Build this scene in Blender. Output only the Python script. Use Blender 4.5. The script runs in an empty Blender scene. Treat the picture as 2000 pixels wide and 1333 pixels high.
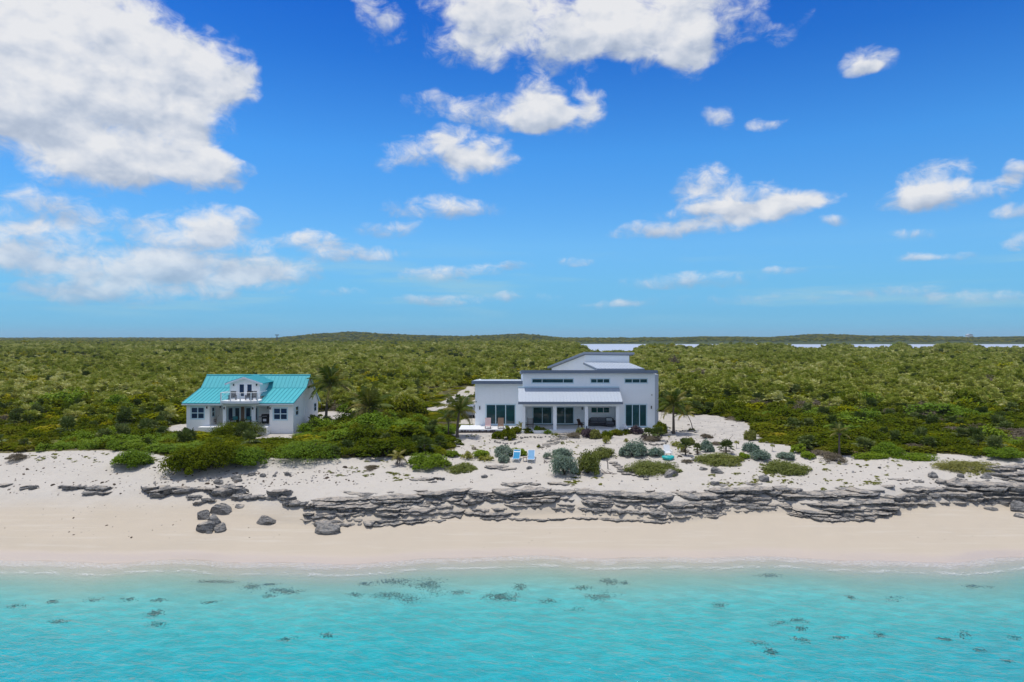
import bpy, bmesh, math, random
import numpy as np
from mathutils import Vector, Matrix

scene = bpy.context.scene
col = scene.collection
F = 1333.333          # focal length in photo pixels (24 mm on 36 mm, 2000 px wide)
H = 16.0              # camera height above the sea
HY = 660.0            # horizon row in the photo
# ------------------------------------------------------------------ camera
cam_d = bpy.data.cameras.new('camera')
cam = bpy.data.objects.new('camera', cam_d); col.objects.link(cam)
cam.location = (0, 0, H); cam.rotation_euler = (math.radians(90), 0, 0)
cam_d.lens = 24; cam_d.sensor_width = 36; cam_d.shift_y = -6.5 / 2000
cam_d.clip_start = 0.5; cam_d.clip_end = 20000
scene.camera = cam
# ------------------------------------------------------------------ sun
SUN = Vector((-0.21, 0.045, 0.97)).normalized()
sun_d = bpy.data.lights.new('sun', 'SUN'); sun_d.energy = 3.1; sun_d.angle = math.radians(0.53)
sun_d.color = (1.0, 0.955, 0.88)
sun = bpy.data.objects.new('sun', sun_d); col.objects.link(sun)
sun.rotation_euler = SUN.to_track_quat('Z', 'Y').to_euler(); sun.location = (-60, 20, 120)
# ------------------------------------------------------------------ view
vs = scene.view_settings
scene.display_settings.display_device = 'sRGB'
vs.view_transform = 'Standard'; vs.look = 'None'; vs.exposure = 0.0; vs.gamma = 1.0
vs.use_curve_mapping = False
scene.cycles.use_denoising = True
scene.cycles.max_bounces = 7; scene.cycles.diffuse_bounces = 5; scene.cycles.glossy_bounces = 3
scene.cycles.transmission_bounces = 4; scene.cycles.transparent_max_bounces = 8; scene.cycles.volume_bounces = 0
scene.cycles.caustics_reflective = False; scene.cycles.caustics_refractive = False
scene.cycles.sample_clamp_indirect = 4.0

# ------------------------------------------------------------------ node helper
class NT:
    """short-hand for building node trees"""
    def __init__(s, tree): s.t = tree; s.n = tree.nodes; s.l = tree.links
    def node(s, typ, **kw):
        nd = s.n.new(typ)
        for k, v in kw.items(): setattr(nd, k, v)
        return nd
    def put(s, sock, v):
        if isinstance(v, bpy.types.NodeSocket): s.l.new(v, sock)
        elif v is not None:
            if isinstance(v, (tuple, list)) and len(v) == 3 and sock.type == 'RGBA': v = (*v, 1)
            sock.default_value = v
    def m(s, op, a, b=None, c=None, clamp=False):
        nd = s.node('ShaderNodeMath', operation=op, use_clamp=clamp)
        for i, v in enumerate((a, b, c)):
            if v is not None: s.put(nd.inputs[i], v)
        return nd.outputs[0]
    def v(s, op, a, b=None, c=None):
        nd = s.node('ShaderNodeVectorMath', operation=op)
        for i, q in enumerate((a, b, c)):
            if q is not None: s.put(nd.inputs[i], q)
        return nd.outputs['Value'] if op in ('LENGTH', 'DOT_PRODUCT', 'DISTANCE') else nd.outputs[0]
    def xyz(s, a):
        nd = s.node('ShaderNodeSeparateXYZ'); s.put(nd.inputs[0], a); return nd.outputs
    def com(s, x, y, z):
        nd = s.node('ShaderNodeCombineXYZ')
        for i, q in enumerate((x, y, z)): s.put(nd.inputs[i], q)
        return nd.outputs[0]
    def mix(s, f, a, b, blend='MIX'):
        nd = s.node('ShaderNodeMix', data_type='RGBA', blend_type=blend)
        s.put(nd.inputs[0], f); s.put(nd.inputs[6], a); s.put(nd.inputs[7], b); return nd.outputs[2]
    def noise(s, vec, scale, detail=4, rough=.5, dist=0, dim='3D', out=0):
        nd = s.node('ShaderNodeTexNoise', noise_dimensions=dim)
        if vec is not None: s.put(nd.inputs['Vector'], vec)
        s.put(nd.inputs['Scale'], scale); s.put(nd.inputs['Detail'], detail); s.put(nd.inputs['Roughness'], rough)
        s.put(nd.inputs['Distortion'], dist)
        return nd.outputs[out]
    def step(s, x, a, b, lo=0., hi=1.):
        nd = s.node('ShaderNodeMapRange', interpolation_type='SMOOTHSTEP')
        for i, q in enumerate((x, a, b, lo, hi)): s.put(nd.inputs[i], q)
        return nd.outputs[0]
    def ramp(s, f, stops):
        nd = s.node('ShaderNodeValToRGB'); e = nd.color_ramp.elements
        while len(e) < len(stops): e.new(0.5)
        for i, (p, c) in enumerate(stops): e[i].position = p; e[i].color = (*c, 1)
        s.put(nd.inputs[0], f); return nd.outputs[0]
    def bump(s, h, strength=.5, dist=.1):
        nd = s.node('ShaderNodeBump'); s.put(nd.inputs['Height'], h)
        nd.inputs['Strength'].default_value = strength; nd.inputs['Distance'].default_value = dist
        return nd.outputs[0]

# ------------------------------------------------------------------ world: Nishita sky + fair-weather clouds by direction
world = bpy.data.worlds.new('World'); scene.world = world; world.use_nodes = True
world.cycles.sampling_method = 'MANUAL'; world.cycles.sample_map_resolution = 512
W = NT(world.node_tree); W.n.clear()
sky = W.node('ShaderNodeTexSky', sky_type='NISHITA')
sky.sun_disc = False; sky.sun_elevation = math.asin(SUN.z); sky.sun_rotation = math.atan2(SUN.x, SUN.y)
sky.altitude = 0; sky.air_density = 1.0; sky.dust_density = 0.25; sky.ozone_density = 2.5
SKY_STRENGTH = 0.13

def az_el(px, py):
    dx = (px - 1000) / F; dz = (HY - py) / F
    return math.atan(dx), math.atan(dz / math.sqrt(1 + dx * dx))
# cloud lumps: centre and half size in photo pixels (turned into azimuth/elevation), weight
CLOUDS = [
 (100,70,210,115,1.2),(265,70,120,90,1.1),(400,130,85,62,1.0),(470,165,55,36,.7),(210,170,200,100,1.1),(-90,90,190,170,1.1),(210,265,190,70,1.1),
 (330,315,125,52,1.1),(420,330,60,34,.7),(170,335,110,40,.9),(400,235,70,55,.7),(60,190,120,60,.9),
 (40,415,75,35,.85),(145,425,50,26,.75),(75,480,125,34,.95),(20,510,70,22,.7),
 (430,440,62,34,1.0),(310,450,110,34,.62),(270,520,110,28,.85),(400,505,130,38,.75),(150,545,100,34,.7),(420,548,150,26,.75),(250,575,170,22,.6),(540,530,90,22,.62),
 (600,472,72,17,.9),(690,500,80,17,.75),(770,450,62,17,.55),
 (930,35,95,58,.9),(1080,45,150,62,1.1),(1240,55,140,58,1.05),(1330,95,62,42,.8),(1400,25,105,60,1.0),
 (945,215,115,24,.85),(1035,192,48,38,.85),(1070,218,70,24,.9),(1140,195,34,40,.85),
 (850,312,120,25,.95),(925,288,75,26,.95),(985,310,30,24,.6),
 (870,403,92,22,1.0),(720,12,36,38,.5),(1560,52,36,18,.45),
 (1695,122,52,30,.95),(1690,145,24,18,.6),(1425,228,46,22,.95),(1515,243,32,12,.7),
 (1385,375,52,34,1.0),(1480,392,62,34,1.05),(1545,400,48,32,1.0),(1450,412,130,20,.9),(1605,383,42,18,.5),(1290,452,92,17,1.0),(1410,442,60,14,.55),
 (1820,348,52,36,1.0),(1850,380,115,22,1.0),(1985,338,42,20,.7),(1990,415,34,18,.8),(1995,475,26,14,.9),(1790,450,50,9,.6),(1650,430,30,11,.6),
 (1785,499,36,10,.8),(1850,498,60,8,.5),(850,540,62,15,.85),(940,528,45,12,.6),(1012,521,28,9,.6),(1112,510,40,8,.5),(1535,533,38,8,.6),
 (1340,552,120,13,.52),(1750,567,110,11,.5),(1900,580,110,12,.52),(865,588,75,10,.62),(1010,580,85,9,.55),(1200,595,60,8,.5),(660,570,60,8,.45),(1450,585,300,10,.35),
]
CLOUDS = [(a, b, c, d_, w if w >= .85 else w * 1.22) for a, b, c, d_, w in CLOUDS]
while len(CLOUDS) % 3: CLOUDS.append((3000, 300, 10, 10, .01))
tc = W.node('ShaderNodeTexCoord').outputs['Generated']
d = W.v('NORMALIZE', tc)
dx, dy, dz = W.xyz(d)
az = W.m('ARCTAN2', dx, dy); el = W.m('ARCSINE', dz)
# warp the lookup a little so the lumps lose their elliptical outline
pv = W.com(az, W.m('MULTIPLY', el, 1.5), 0.37)
wn = W.noise(pv, 7.0, 3, .55, out=1, dim='2D')
wx, wy, wz = W.xyz(wn)
wamp = W.m('MULTIPLY_ADD', W.step(el, .02, .42), .13, .03)
azw = W.m('ADD', az, W.m('MULTIPLY', W.m('SUBTRACT', wx, .5), wamp))
elw = W.m('ADD', el, W.m('MULTIPLY', W.m('SUBTRACT', wy, .5), W.m('MULTIPLY', wamp, .55)))
AZ = W.com(azw, azw, azw); EL = W.com(elw, elw, elw)
sw = None; sdy = None
for i in range(0, len(CLOUDS), 3):
    ax, bx, ay, by, pw = [], [], [], [], []
    for (cx, cy, hw, hh, p) in CLOUDS[i:i + 3]:
        a, e = az_el(cx, cy); ca = math.cos(a)
        sx = F / (hw * 1.42 * ca * ca); sy = F / (hh * 1.5 * ca)
        ax.append(sx); bx.append(-a * sx); ay.append(sy); by.append(-e * sy); pw.append(p)
    X = W.v('MULTIPLY_ADD', AZ, tuple(ax), tuple(bx)); Y = W.v('MULTIPLY_ADD', EL, tuple(ay), tuple(by))
    r2 = W.v('MULTIPLY_ADD', X, X, W.v('MULTIPLY', Y, Y))
    wgt = W.v('MAXIMUM', W.v('MULTIPLY_ADD', r2, tuple(-q for q in pw), tuple(pw)), (0, 0, 0))
    yy = W.v('MULTIPLY', wgt, Y)
    sw = wgt if sw is None else W.v('ADD', sw, wgt)
    sdy = yy if sdy is None else W.v('ADD', sdy, yy)
tot = W.v('DOT_PRODUCT', sw, (1, 1, 1)); tdy = W.v('DOT_PRODUCT', sdy, (1, 1, 1))
rel = W.m('DIVIDE', tdy, W.m('MAXIMUM', tot, .02))
# the same kind of cloud goes on outside the picture, thickened to add fill light
gen = W.noise(W.com(dx, dy, W.m('MULTIPLY', dz, 2.2)), 2.6, 5, .55)
inframe = W.m('MULTIPLY', W.step(W.m('ABSOLUTE', az), .68, .86, 1., 0.), W.step(el, .47, .60, 1., 0.))
gmask = W.m('MULTIPLY', W.m('SUBTRACT', 1., inframe), W.step(el, .0, .06))
genw = W.m('MULTIPLY', W.step(gen, .42, .56, 0., 1.6), gmask)
tot = W.m('ADD', W.m('MINIMUM', tot, 1.7), genw)
fine = W.noise(pv, 30.0, 7, .66, .35, dim='2D')
mid = W.noise(pv, 12.0, 4, .55, dim='2D')
dens = W.m('ADD', tot, W.m('ADD', W.m('MULTIPLY', W.m('SUBTRACT', fine, .5), 1.75), W.m('MULTIPLY', W.m('SUBTRACT', mid, .5), 1.0)))
gate = W.step(tot, .0, .30)
alpha = W.m('MULTIPLY', W.step(dens, .15, 1.45), gate)
# billows: difference of the noise towards the light gives lit and shaded sides
pl = W.v('ADD', pv, (-0.010, 0.022, 0.0))
mid2 = W.noise(pl, 12.0, 3, .5, dim='2D')
rel_l = W.m('MULTIPLY', W.m('SUBTRACT', mid, mid2), 1.7)
lit = W.m('ADD', W.m('ADD', W.m('MULTIPLY', rel, .62), .56), rel_l)
lit = W.m('ADD', lit, W.m('MULTIPLY', W.m('SUBTRACT', W.m('MINIMUM', tot, 1.4), 1.0), .22))
lit = W.m('ADD', lit, W.m('MULTIPLY', W.step(el, .0, .26), .12))
lit = W.m('ADD', lit, W.m('MULTIPLY', W.m('SUBTRACT', fine, .5), .55))
cl_col = W.ramp(lit, [(0.0, (.44, .52, .66)), (.40, (.60, .67, .79)), (.72, (.82, .855, .92)), (1.0, (.97, .975, .99))])
cl_col = W.mix(1.0, cl_col, (1 / SKY_STRENGTH * .86,) * 3, 'MULTIPLY')
# clear sky: Nishita, graded by height above the horizon to the deep polarised blue of the photograph
tint = W.ramp(W.m('DIVIDE', el, .52, clamp=True), [(0.0, (.165, .46, .93)), (.071, (.18, .455, .81)), (.144, (.23, .52, .787)), (.258, (.304, .62, .864)),
    (.50, (.203, .598, .955)), (.748, (.082, .40, .861)), (.865, (.054, .338, .838)), (1.0, (.06, .34, .80))])
clear = W.mix(1.0, W.mix(1.0, sky.outputs[0], tint, 'MULTIPLY'), (1.3, 1.3, 1.3), 'MULTIPLY')
low = W.step(el, .0, .19, .62, 1.)                # far clouds fade into the air
veil = W.noise(W.com(W.m('MULTIPLY', az, 3.2), W.m('MULTIPLY', el, 34.), .6), 1.0, 5, .6, dim='2D')
band = W.m('MULTIPLY', W.step(el, .015, .045), W.step(el, .075, .15, 1., 0.))
clear = W.mix(W.m('MULTIPLY', W.m('MULTIPLY', W.step(veil, .46, .74), band), .5), clear, tuple(q / SKY_STRENGTH for q in (.36, .60, .72)))
fin = W.mix(W.m('MULTIPLY', alpha, W.m('MULTIPLY', low, .96)), clear, cl_col)
bg = W.node('ShaderNodeBackground'); W.put(bg.inputs[0], fin); bg.inputs[1].default_value = SKY_STRENGTH
wo = W.node('ShaderNodeOutputWorld'); W.l.new(bg.outputs[0], wo.inputs[0])
# ------------------------------------------------------------------ numpy noise
def _hash(ix, iy, seed):
    h = (ix.astype(np.int64) * 374761393 + iy.astype(np.int64) * 668265263 + seed * 1442695041) & 0x7fffffff
    h = ((h ^ (h >> 13)) * 1274126177) & 0x7fffffff
    return ((h ^ (h >> 16)) & 0xffff) / 65535.0
def vnoise(x, y, seed=0):
    x = np.asarray(x, float); y = np.asarray(y, float)
    ix = np.floor(x); iy = np.floor(y); fx = x - ix; fy = y - iy
    fx = fx * fx * (3 - 2 * fx); fy = fy * fy * (3 - 2 * fy)
    a = _hash(ix, iy, seed); b = _hash(ix + 1, iy, seed); c = _hash(ix, iy + 1, seed); e = _hash(ix + 1, iy + 1, seed)
    return (a * (1 - fx) + b * fx) * (1 - fy) + (c * (1 - fx) + e * fx) * fy
def fbm(x, y, seed=0, oct=4):
    s = 0; a = .5; t = 0
    for k in range(oct):
        s = s + a * vnoise(np.asarray(x) * 2 ** k, np.asarray(y) * 2 ** k, seed + k * 17); t += a; a *= .5
    return s / t
def sstep(x, a, b):
    t = np.clip((np.asarray(x, float) - a) / (b - a), 0, 1); return t * t * (3 - 2 * t)

# ------------------------------------------------------------------ terrain height (metres above the sea)
LPX = [300, 480, 600, 720, 830, 900, 1000, 1090, 1200, 1310, 1360, 1415, 1540, 1600, 1700, 1745, 1800, 1890, 2000, 2300]
LPY = [1010, 1012, 1027, 1027, 1017, 1004, 1008, 1001, 1011, 1021, 1016, 1003, 1000, 1012, 1016, 1002, 990, 987, 988, 990]
_lx = []; _ld = []
for a_, b_ in zip(LPX, LPY):
    D_ = 14.9 * F / (b_ - HY)
    for _ in range(3): D_ = (H - (1.1 + .12 * (D_ - 54))) * F / (b_ - HY)
    _lx.append((a_ - 1000) * D_ / F); _ld.append(D_)
def ledge_line(x): return np.interp(x, _lx, _ld)
def ledge_base(x): return 1.1 + .12 * (ledge_line(x) - 54)
def shore(x):
    x = np.asarray(x, float)
    return 49.4 + .6 * np.sin(x * .13 + .8) + .42 * np.sin(x * .31 + 2.1) + .22 * np.sin(x * .74 + .3) + .012 * x + .25 * (vnoise(x * .5, x * 0, 5) - .5)
HILL_PX = [-2500, -600, 0, 250, 470, 540, 600, 680, 760, 830, 900, 960, 1020, 1060, 1095, 1180, 1300, 1400, 1500, 1560, 1620, 1700, 1800, 1900, 2000, 2300, 4500]
HILL_Y = [658, 658, 660, 659.5, 660.5, 660, 654, 649, 652.5, 655.5, 657, 655, 651.5, 655.5, 660.5, 660.5, 659.5, 657.5, 659, 655, 653, 655.5, 657, 659, 657.5, 658, 658]
def ground_h(x, D):
    x = np.asarray(x, float); D = np.asarray(D, float)
    s = shore(np.clip(x, -120, 120)); xl = np.clip(x, -60, 80); L = ledge_line(xl); zb = ledge_base(xl)
    w = sstep(x, -24.5, -19.5)
    q = D - s
    sea = np.interp(q, [-6000, -300, -49, -18, -11, -5, -2, 0], [-9, -6.5, -4.2, -2.05, -1.05, -.26, -.07, 0])
    sea = sea + (1 - sstep(q, -9, -3)) * sstep(q, -300, -60) * (fbm(x * .11, D * .16, 15, 4) - .5) * .75
    t1 = np.clip(q / np.maximum(L - s, .1), 0, 1)
    beach = zb * t1
    t2 = np.clip((D - L) / 2.4, 0, 1); up = zb + 1.35 * (t2 ** .8)
    zt = zb + 1.35
    t3 = np.clip((D - L - 2.4) / (68 - L - 2.4), 0, 1); dune = zt + (4.2 - zt) * (t3 ** .9)
    hA = np.where(q < 0, sea, np.where(D < L, beach, np.where(D < L + 2.4, up, dune)))
    hB = np.where(q < 0, sea, np.interp(D, [48, 52, 55, 58, 62, 66, 69], [0, .7, 1.35, 2.15, 3.2, 4.25, 4.55]) * sstep(q, 0, 3.))
    h = hA * w + hB * (1 - w)
    land = np.interp(D, [68, 80, 95, 130, 220, 420, 800], [4.2, 4.45, 4.55, 4.75, 5.0, 5.2, 5.4])
    land = np.where(x < -22, np.interp(D, [69, 80, 95, 130, 220, 420, 800], [4.55, 4.42, 4.55, 4.75, 5.0, 5.2, 5.4]), land)
    h = np.where(D > 68.5, land, h)
    # dune ripples and hummocks
    b = sstep(D, 55, 60) * (1 - sstep(D, 74, 84))
    h = h + b * ((fbm(x * .22, D * .22, 3, 4) - .5) * .7 + (fbm(x * 1.3, D * 1.3, 9, 3) - .5) * .10)
    h = h + sstep(q, 1.5, 4) * (1 - sstep(D, 54, 57)) * (fbm(x * .45, D * .45, 21, 3) - .5) * .16
    far = sstep(D, 105, 170)
    h = h + far * ((fbm(x / 70., D / 90., 31, 4) - .5) * 2.6) + sstep(D, 300, 500) * (fbm(x / 160., D / 200., 41, 3) - .42) * 4.0
    # low swale towards the lagoon, ridge elsewhere
    u = x / np.maximum(D, 1) * F + 1000
    gap = sstep(u, 1120, 1160) * (1 - sstep(u, 1225, 1275)) + .55 * sstep(u, 1325, 1342) * (1 - sstep(u, 1356, 1375)) \
        + .68 * sstep(u, 1535, 1560) * (1 - sstep(u, 1590, 1640)) + .68 * sstep(u, 1640, 1680) * (1 - sstep(u, 1735, 1760)) \
        + .75 * sstep(u, 1765, 1780) * (1 - sstep(u, 1800, 1850)) + .62 * sstep(u, 1890, 1930)
    gap = np.clip(gap, 0, 1)
    g1 = gap * sstep(D, 300, 620)
    h = h * (1 - g1) + (-.3) * g1
    pond = sstep(u, 1095, 1150) * sstep(D, 690, 760) * (1 - sstep(D, 1720, 1800))
    h = h * (1 - pond) - 1.2 * pond
    # far hills
    hy = np.interp(u, HILL_PX, HILL_Y)
    dref = np.where(u < 540, 3300., np.where(u < 1100, 2300., 2350.))
    hz = H + (HY - hy) * dref / F - 3.5
    up_ = sstep(D, 1500., dref)
    hf = h * (1 - up_) + hz * up_ + up_ * (fbm(x / 90., D / 90., 51, 4) - .5) * 9 * (1 - .4 * (u < 540))
    h = np.where(D > 1500, hf, h)
    h = np.where(D > 1500, h * (1 - sstep(D, 3900, 5200)), h)
    return h
def gh(x, D): return float(ground_h(np.array([x]), np.array([D]))[0])

def to_px(x, D, z):
    return 1000 + np.asarray(x) * F / D, HY + (H - np.asarray(z)) * F / D
def X(px, D): return (px - 1000) * D / F
def Z(py, D): return H - (py - HY) * D / F
_Ds = np.concatenate([np.arange(22, 130, .05), np.arange(130, 900, .5)])
def P(px, py):
    """ground point seen at a photo pixel"""
    xs = (px - 1000) * _Ds / F; zr = H - (py - HY) * _Ds / F
    g = ground_h(xs, _Ds); k = int(np.argmax(g >= zr))
    D = float(_Ds[k]); return X(px, D), D, gh(X(px, D), D)
def in_poly(px, py, poly):
    px = np.asarray(px); py = np.asarray(py); inside = np.zeros(px.shape, bool); n = len(poly)
    for i in range(n):
        x1, y1 = poly[i]; x2, y2 = poly[(i + 1) % n]
        c = ((y1 > py) != (y2 > py)) & (px < (x2 - x1) * (py - y1) / (y2 - y1 + 1e-9) + x1)
        inside ^= c
    return inside

# ---- where the scrub grows (photo outline of the cleared sand, laid on the ground)
FRONT_PX = [-900, -100, 0, 100, 200, 290, 330, 500, 560, 660, 720, 860, 884, 889, 1500, 1548, 1560, 1640, 1720, 1830, 1900, 1960, 2000, 2800]
FRONT_Y = [886, 888, 886, 882, 880, 884, 893, 893, 896, 896, 893, 890, 884, 870, 866, 872, 882, 890, 888, 886, 890, 892, 896, 896]
CLEAR = [
 [(886,905),(892,850),(896,828),(904,816),(925,806),(1000,800),(1300,804),(1330,811),(1390,810),(1420,816),(1455,825),(1482,845),(1490,862),(1535,870),(1540,905)],
 [(830,803),(848,807),(890,793),(929,770),(931,756),(916,755),(893,768),(866,783),(833,797)],
 [(612,806),(650,803),(694,809),(692,828),(640,836),(612,838)],
 [(318,842),(336,832),(372,826),(372,850),(330,846)], [(214,849),(226,841),(246,840),(240,849)],
 [(496,856),(520,850),(560,850),(590,858),(545,864),(505,864)],
]
def is_clear(x, D):
    px, py = to_px(x, D, ground_h(x, D))
    c = py > np.interp(px, FRONT_PX, FRONT_Y)
    for poly in CLEAR: c |= in_poly(px, py, poly)
    c |= (x > -41.0) & (x < -25.6) & (D > 80.8) & (D < 94)
    c |= (x > -7) & (x < 20.5) & (D > 80) & (D < 126)
    return c

# ------------------------------------------------------------------ mesh helpers
def mesh_obj(name, verts, faces, mat=None, parent=None, smooth=False):
    me = bpy.data.meshes.new(name); me.from_pydata([tuple(map(float, v)) for v in verts], [], faces); me.update()
    o = bpy.data.objects.new(name, me); col.objects.link(o)
    if mat: me.materials.append(mat)
    if parent: o.parent = parent
    if smooth: me.polygons.foreach_set('use_smooth', [True] * len(me.polygons))
    return o
def np_mesh(name, V, Fq, mat=None, smooth=True):
    me = bpy.data.meshes.new(name); V = np.asarray(V, np.float32); Fq = np.asarray(Fq, np.int32); k = Fq.shape[1]
    me.vertices.add(len(V)); me.vertices.foreach_set('co', V.ravel())
    me.loops.add(Fq.size); me.loops.foreach_set('vertex_index', Fq.ravel())
    me.polygons.add(len(Fq)); me.polygons.foreach_set('loop_start', np.arange(0, Fq.size, k, dtype=np.int32))
    me.update(calc_edges=True)
    me.polygons.foreach_set('use_smooth', np.full(len(Fq), smooth))
    if mat: me.materials.append(mat)
    return me
def link(name, me, parent=None, loc=None):
    o = bpy.data.objects.new(name, me); col.objects.link(o)
    if parent: o.parent = parent
    if loc is not None: o.location = loc
    return o
def tag(o, label=None, cat=None, group=None, kind=None):
    if label: o['label'] = label
    if cat: o['category'] = cat
    if group: o['group'] = group
    if kind: o['kind'] = kind
    return o
def thing(name, label, cat, loc=(0, 0, 0), rz=0, group=None):
    o = bpy.data.objects.new(name, None); col.objects.link(o); o.location = loc; o.rotation_euler = (0, 0, rz)
    o.empty_display_size = .3
    return tag(o, label, cat, group)
def copy_tree(o, parent=None):
    c = o.copy(); col.objects.link(c); c.parent = parent
    for ch in o.children: copy_tree(ch, c)
    return c
def material(name):
    m = bpy.data.materials.new(name); m.use_nodes = True; t = NT(m.node_tree); t.n.clear()
    out = t.node('ShaderNodeOutputMaterial'); return m, t, out
def principled(t, out, base, rough=.6, spec=.5, normal=None, metal=0.):
    b = t.node('ShaderNodeBsdfPrincipled'); t.put(b.inputs['Base Color'], base); t.put(b.inputs['Roughness'], rough)
    t.put(b.inputs['Specular IOR Level'], spec); b.inputs['Metallic'].default_value = metal
    if normal is not None: t.put(b.inputs['Normal'], normal)
    if out is not None: t.l.new(b.outputs[0], out.inputs[0])
    return b
def simple(name, base, rough=.6, spec=.5, var=.06, scale=6., metal=0., bump=0.):
    m, t, out = material(name)
    pos = t.node('ShaderNodeTexCoord').outputs['Object']
    n = t.noise(pos, scale, 5, .6)
    f = t.m('MULTIPLY_ADD', n, var * 2, 1 - var)
    c = t.mix(1., base, t.com(f, f, f), 'MULTIPLY')
    principled(t, out, c, rough, spec, t.bump(n, bump, .02) if bump else None, metal)
    return m

# ------------------------------------------------------------------ ground
def ground_material():
    m, t, out = material('sand_and_soil')
    pos = t.node('ShaderNodeNewGeometry').outputs['Position']
    px, py, pz = t.xyz(pos)
    veg = t.node('ShaderNodeAttribute', attribute_name='veg').outputs['Fac']
    n1 = t.noise(pos, .35, 5, .6); n2 = t.noise(pos, 2.2, 5, .65); n3 = t.noise(pos, 14., 4, .65)
    dry = t.mix(n1, (.475, .438, .38), (.55, .51, .45))
    dry = t.mix(t.step(n2, .52, .72), dry, (.48, .435, .37))
    speck = t.step(n3, .60, .72)
    dry = t.mix(t.m('MULTIPLY', speck, .26), dry, (.36, .33, .28))
    low = t.mix(n1, (.475, .412, .322), (.525, .455, .36))       # finer, warmer sand of the lower beach
    streak = t.noise(t.v('MULTIPLY', pos, (.12, 2.2, 6.)), 1., 4, .6)
    low = t.mix(t.m('MULTIPLY', t.step(streak, .5, .75), .5), low, (.57, .52, .44))
    yard = t.m('MULTIPLY', t.step(py, 71, 78), t.step(t.noise(pos, .8, 6, .7), .38, .62))
    dry = t.mix(t.m('MULTIPLY', yard, .6), dry, (.36, .335, .305))
    zz = t.m('ADD', pz, t.m('MULTIPLY', t.m('SUBTRACT', n1, .5), .5))
    c = t.mix(t.step(zz, 1.5, 2.6), low, dry)
    # sand wetted by the swash
    wet = t.step(t.m('ADD', pz, t.m('MULTIPLY', t.m('SUBTRACT', t.noise(t.v('MULTIPLY', pos, (.4, 1., 1.)), .6, 4, .5), .5), .22)), .10, .34, 1., 0.)
    c = t.mix(t.m('MULTIPLY', wet, .55), c, (.53, .44, .37))
    rip = t.noise(t.v('MULTIPLY', pos, (.5, 1.3, 1.)), 1.5, 4, .6)
    bed = t.mix(t.step(rip, .35, .68), (.56, .53, .48), (.72, .68, .62))
    c = t.mix(t.step(pz, -.5, -.05, 1., 0.), c, bed)
    # litter and soil under the scrub
    soil = t.mix(n2, (.09, .085, .03), (.19, .165, .07))
    soil = t.mix(t.step(n1, .5, .7), soil, (.12, .145, .03))
    f = t.step(t.m('ADD', veg, t.m('MULTIPLY', t.m('SUBTRACT', n2, .5), .5)), .35, .65)
    c = t.mix(f, c, soil)
    farg = t.mix(t.noise(pos, .03, 6, .7), (.035, .055, .012), (.075, .09, .02))
    c = t.mix(t.step(py, 700, 1400), c, farg)
    rough = t.m('SUBTRACT', .95, t.m('MULTIPLY', wet, .62))
    foot = t.noise(pos, 1.7, 3, .55)
    bh = t.m('ADD', t.m('MULTIPLY', n3, .25), t.m('ADD', t.m('MULTIPLY', n2, .6), foot))
    bs = t.node('ShaderNodeBump'); t.put(bs.inputs['Height'], bh); bs.inputs['Distance'].default_value = .16
    t.put(bs.inputs['Strength'], t.m('MULTIPLY', t.step(pz, .4, 2.6), .45))
    principled(t, out, c, rough, t.m('MULTIPLY_ADD', wet, .4, .12), bs.outputs[0])
    return m
def build_ground():
    rows = np.concatenate([[-6000, -2500, -1000, -300, -100, -40, -10, 5, 14, 20], np.arange(24, 44, .8), np.arange(44, 72, .22), np.arange(72, 110, .5),
                           110 * np.exp(np.linspace(0, math.log(5600 / 110.), 190)), [7000]])
    u = np.concatenate([[-3.5, -2.4, -1.8], np.arange(-1.4, -.85, .02), np.arange(-.85, .85, .0042), np.arange(.85, 1.42, .02), [1.8, 2.4, 3.5]])
    R, U = np.meshgrid(rows, u, indexing='ij')
    Dm = np.where(R < 44, 44 + np.maximum(20 - R, 0) * 1.2, R)
    XX = U * Dm; ZZ = ground_h(XX, R)
    V = np.stack([XX, R, ZZ], -1).reshape(-1, 3)
    nr, nc = R.shape; i = np.arange(nr - 1)[:, None] * nc + np.arange(nc - 1)[None, :]
    Fq = np.stack([i, i + 1, i + nc + 1, i + nc], -1).reshape(-1, 4)
    me = np_mesh('ground', V, Fq, ground_material())
    veg = np.zeros(len(V)); land = V[:, 1] > 55
    veg[land] = np.where(is_clear(V[land, 0], V[land, 1]), 0., 1.)
    a = me.attributes.new('veg', 'FLOAT', 'POINT'); a.data.foreach_set('value', veg.astype(np.float32))
    o = link('ground', me); tag(o, kind='structure'); return o
build_ground()

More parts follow.
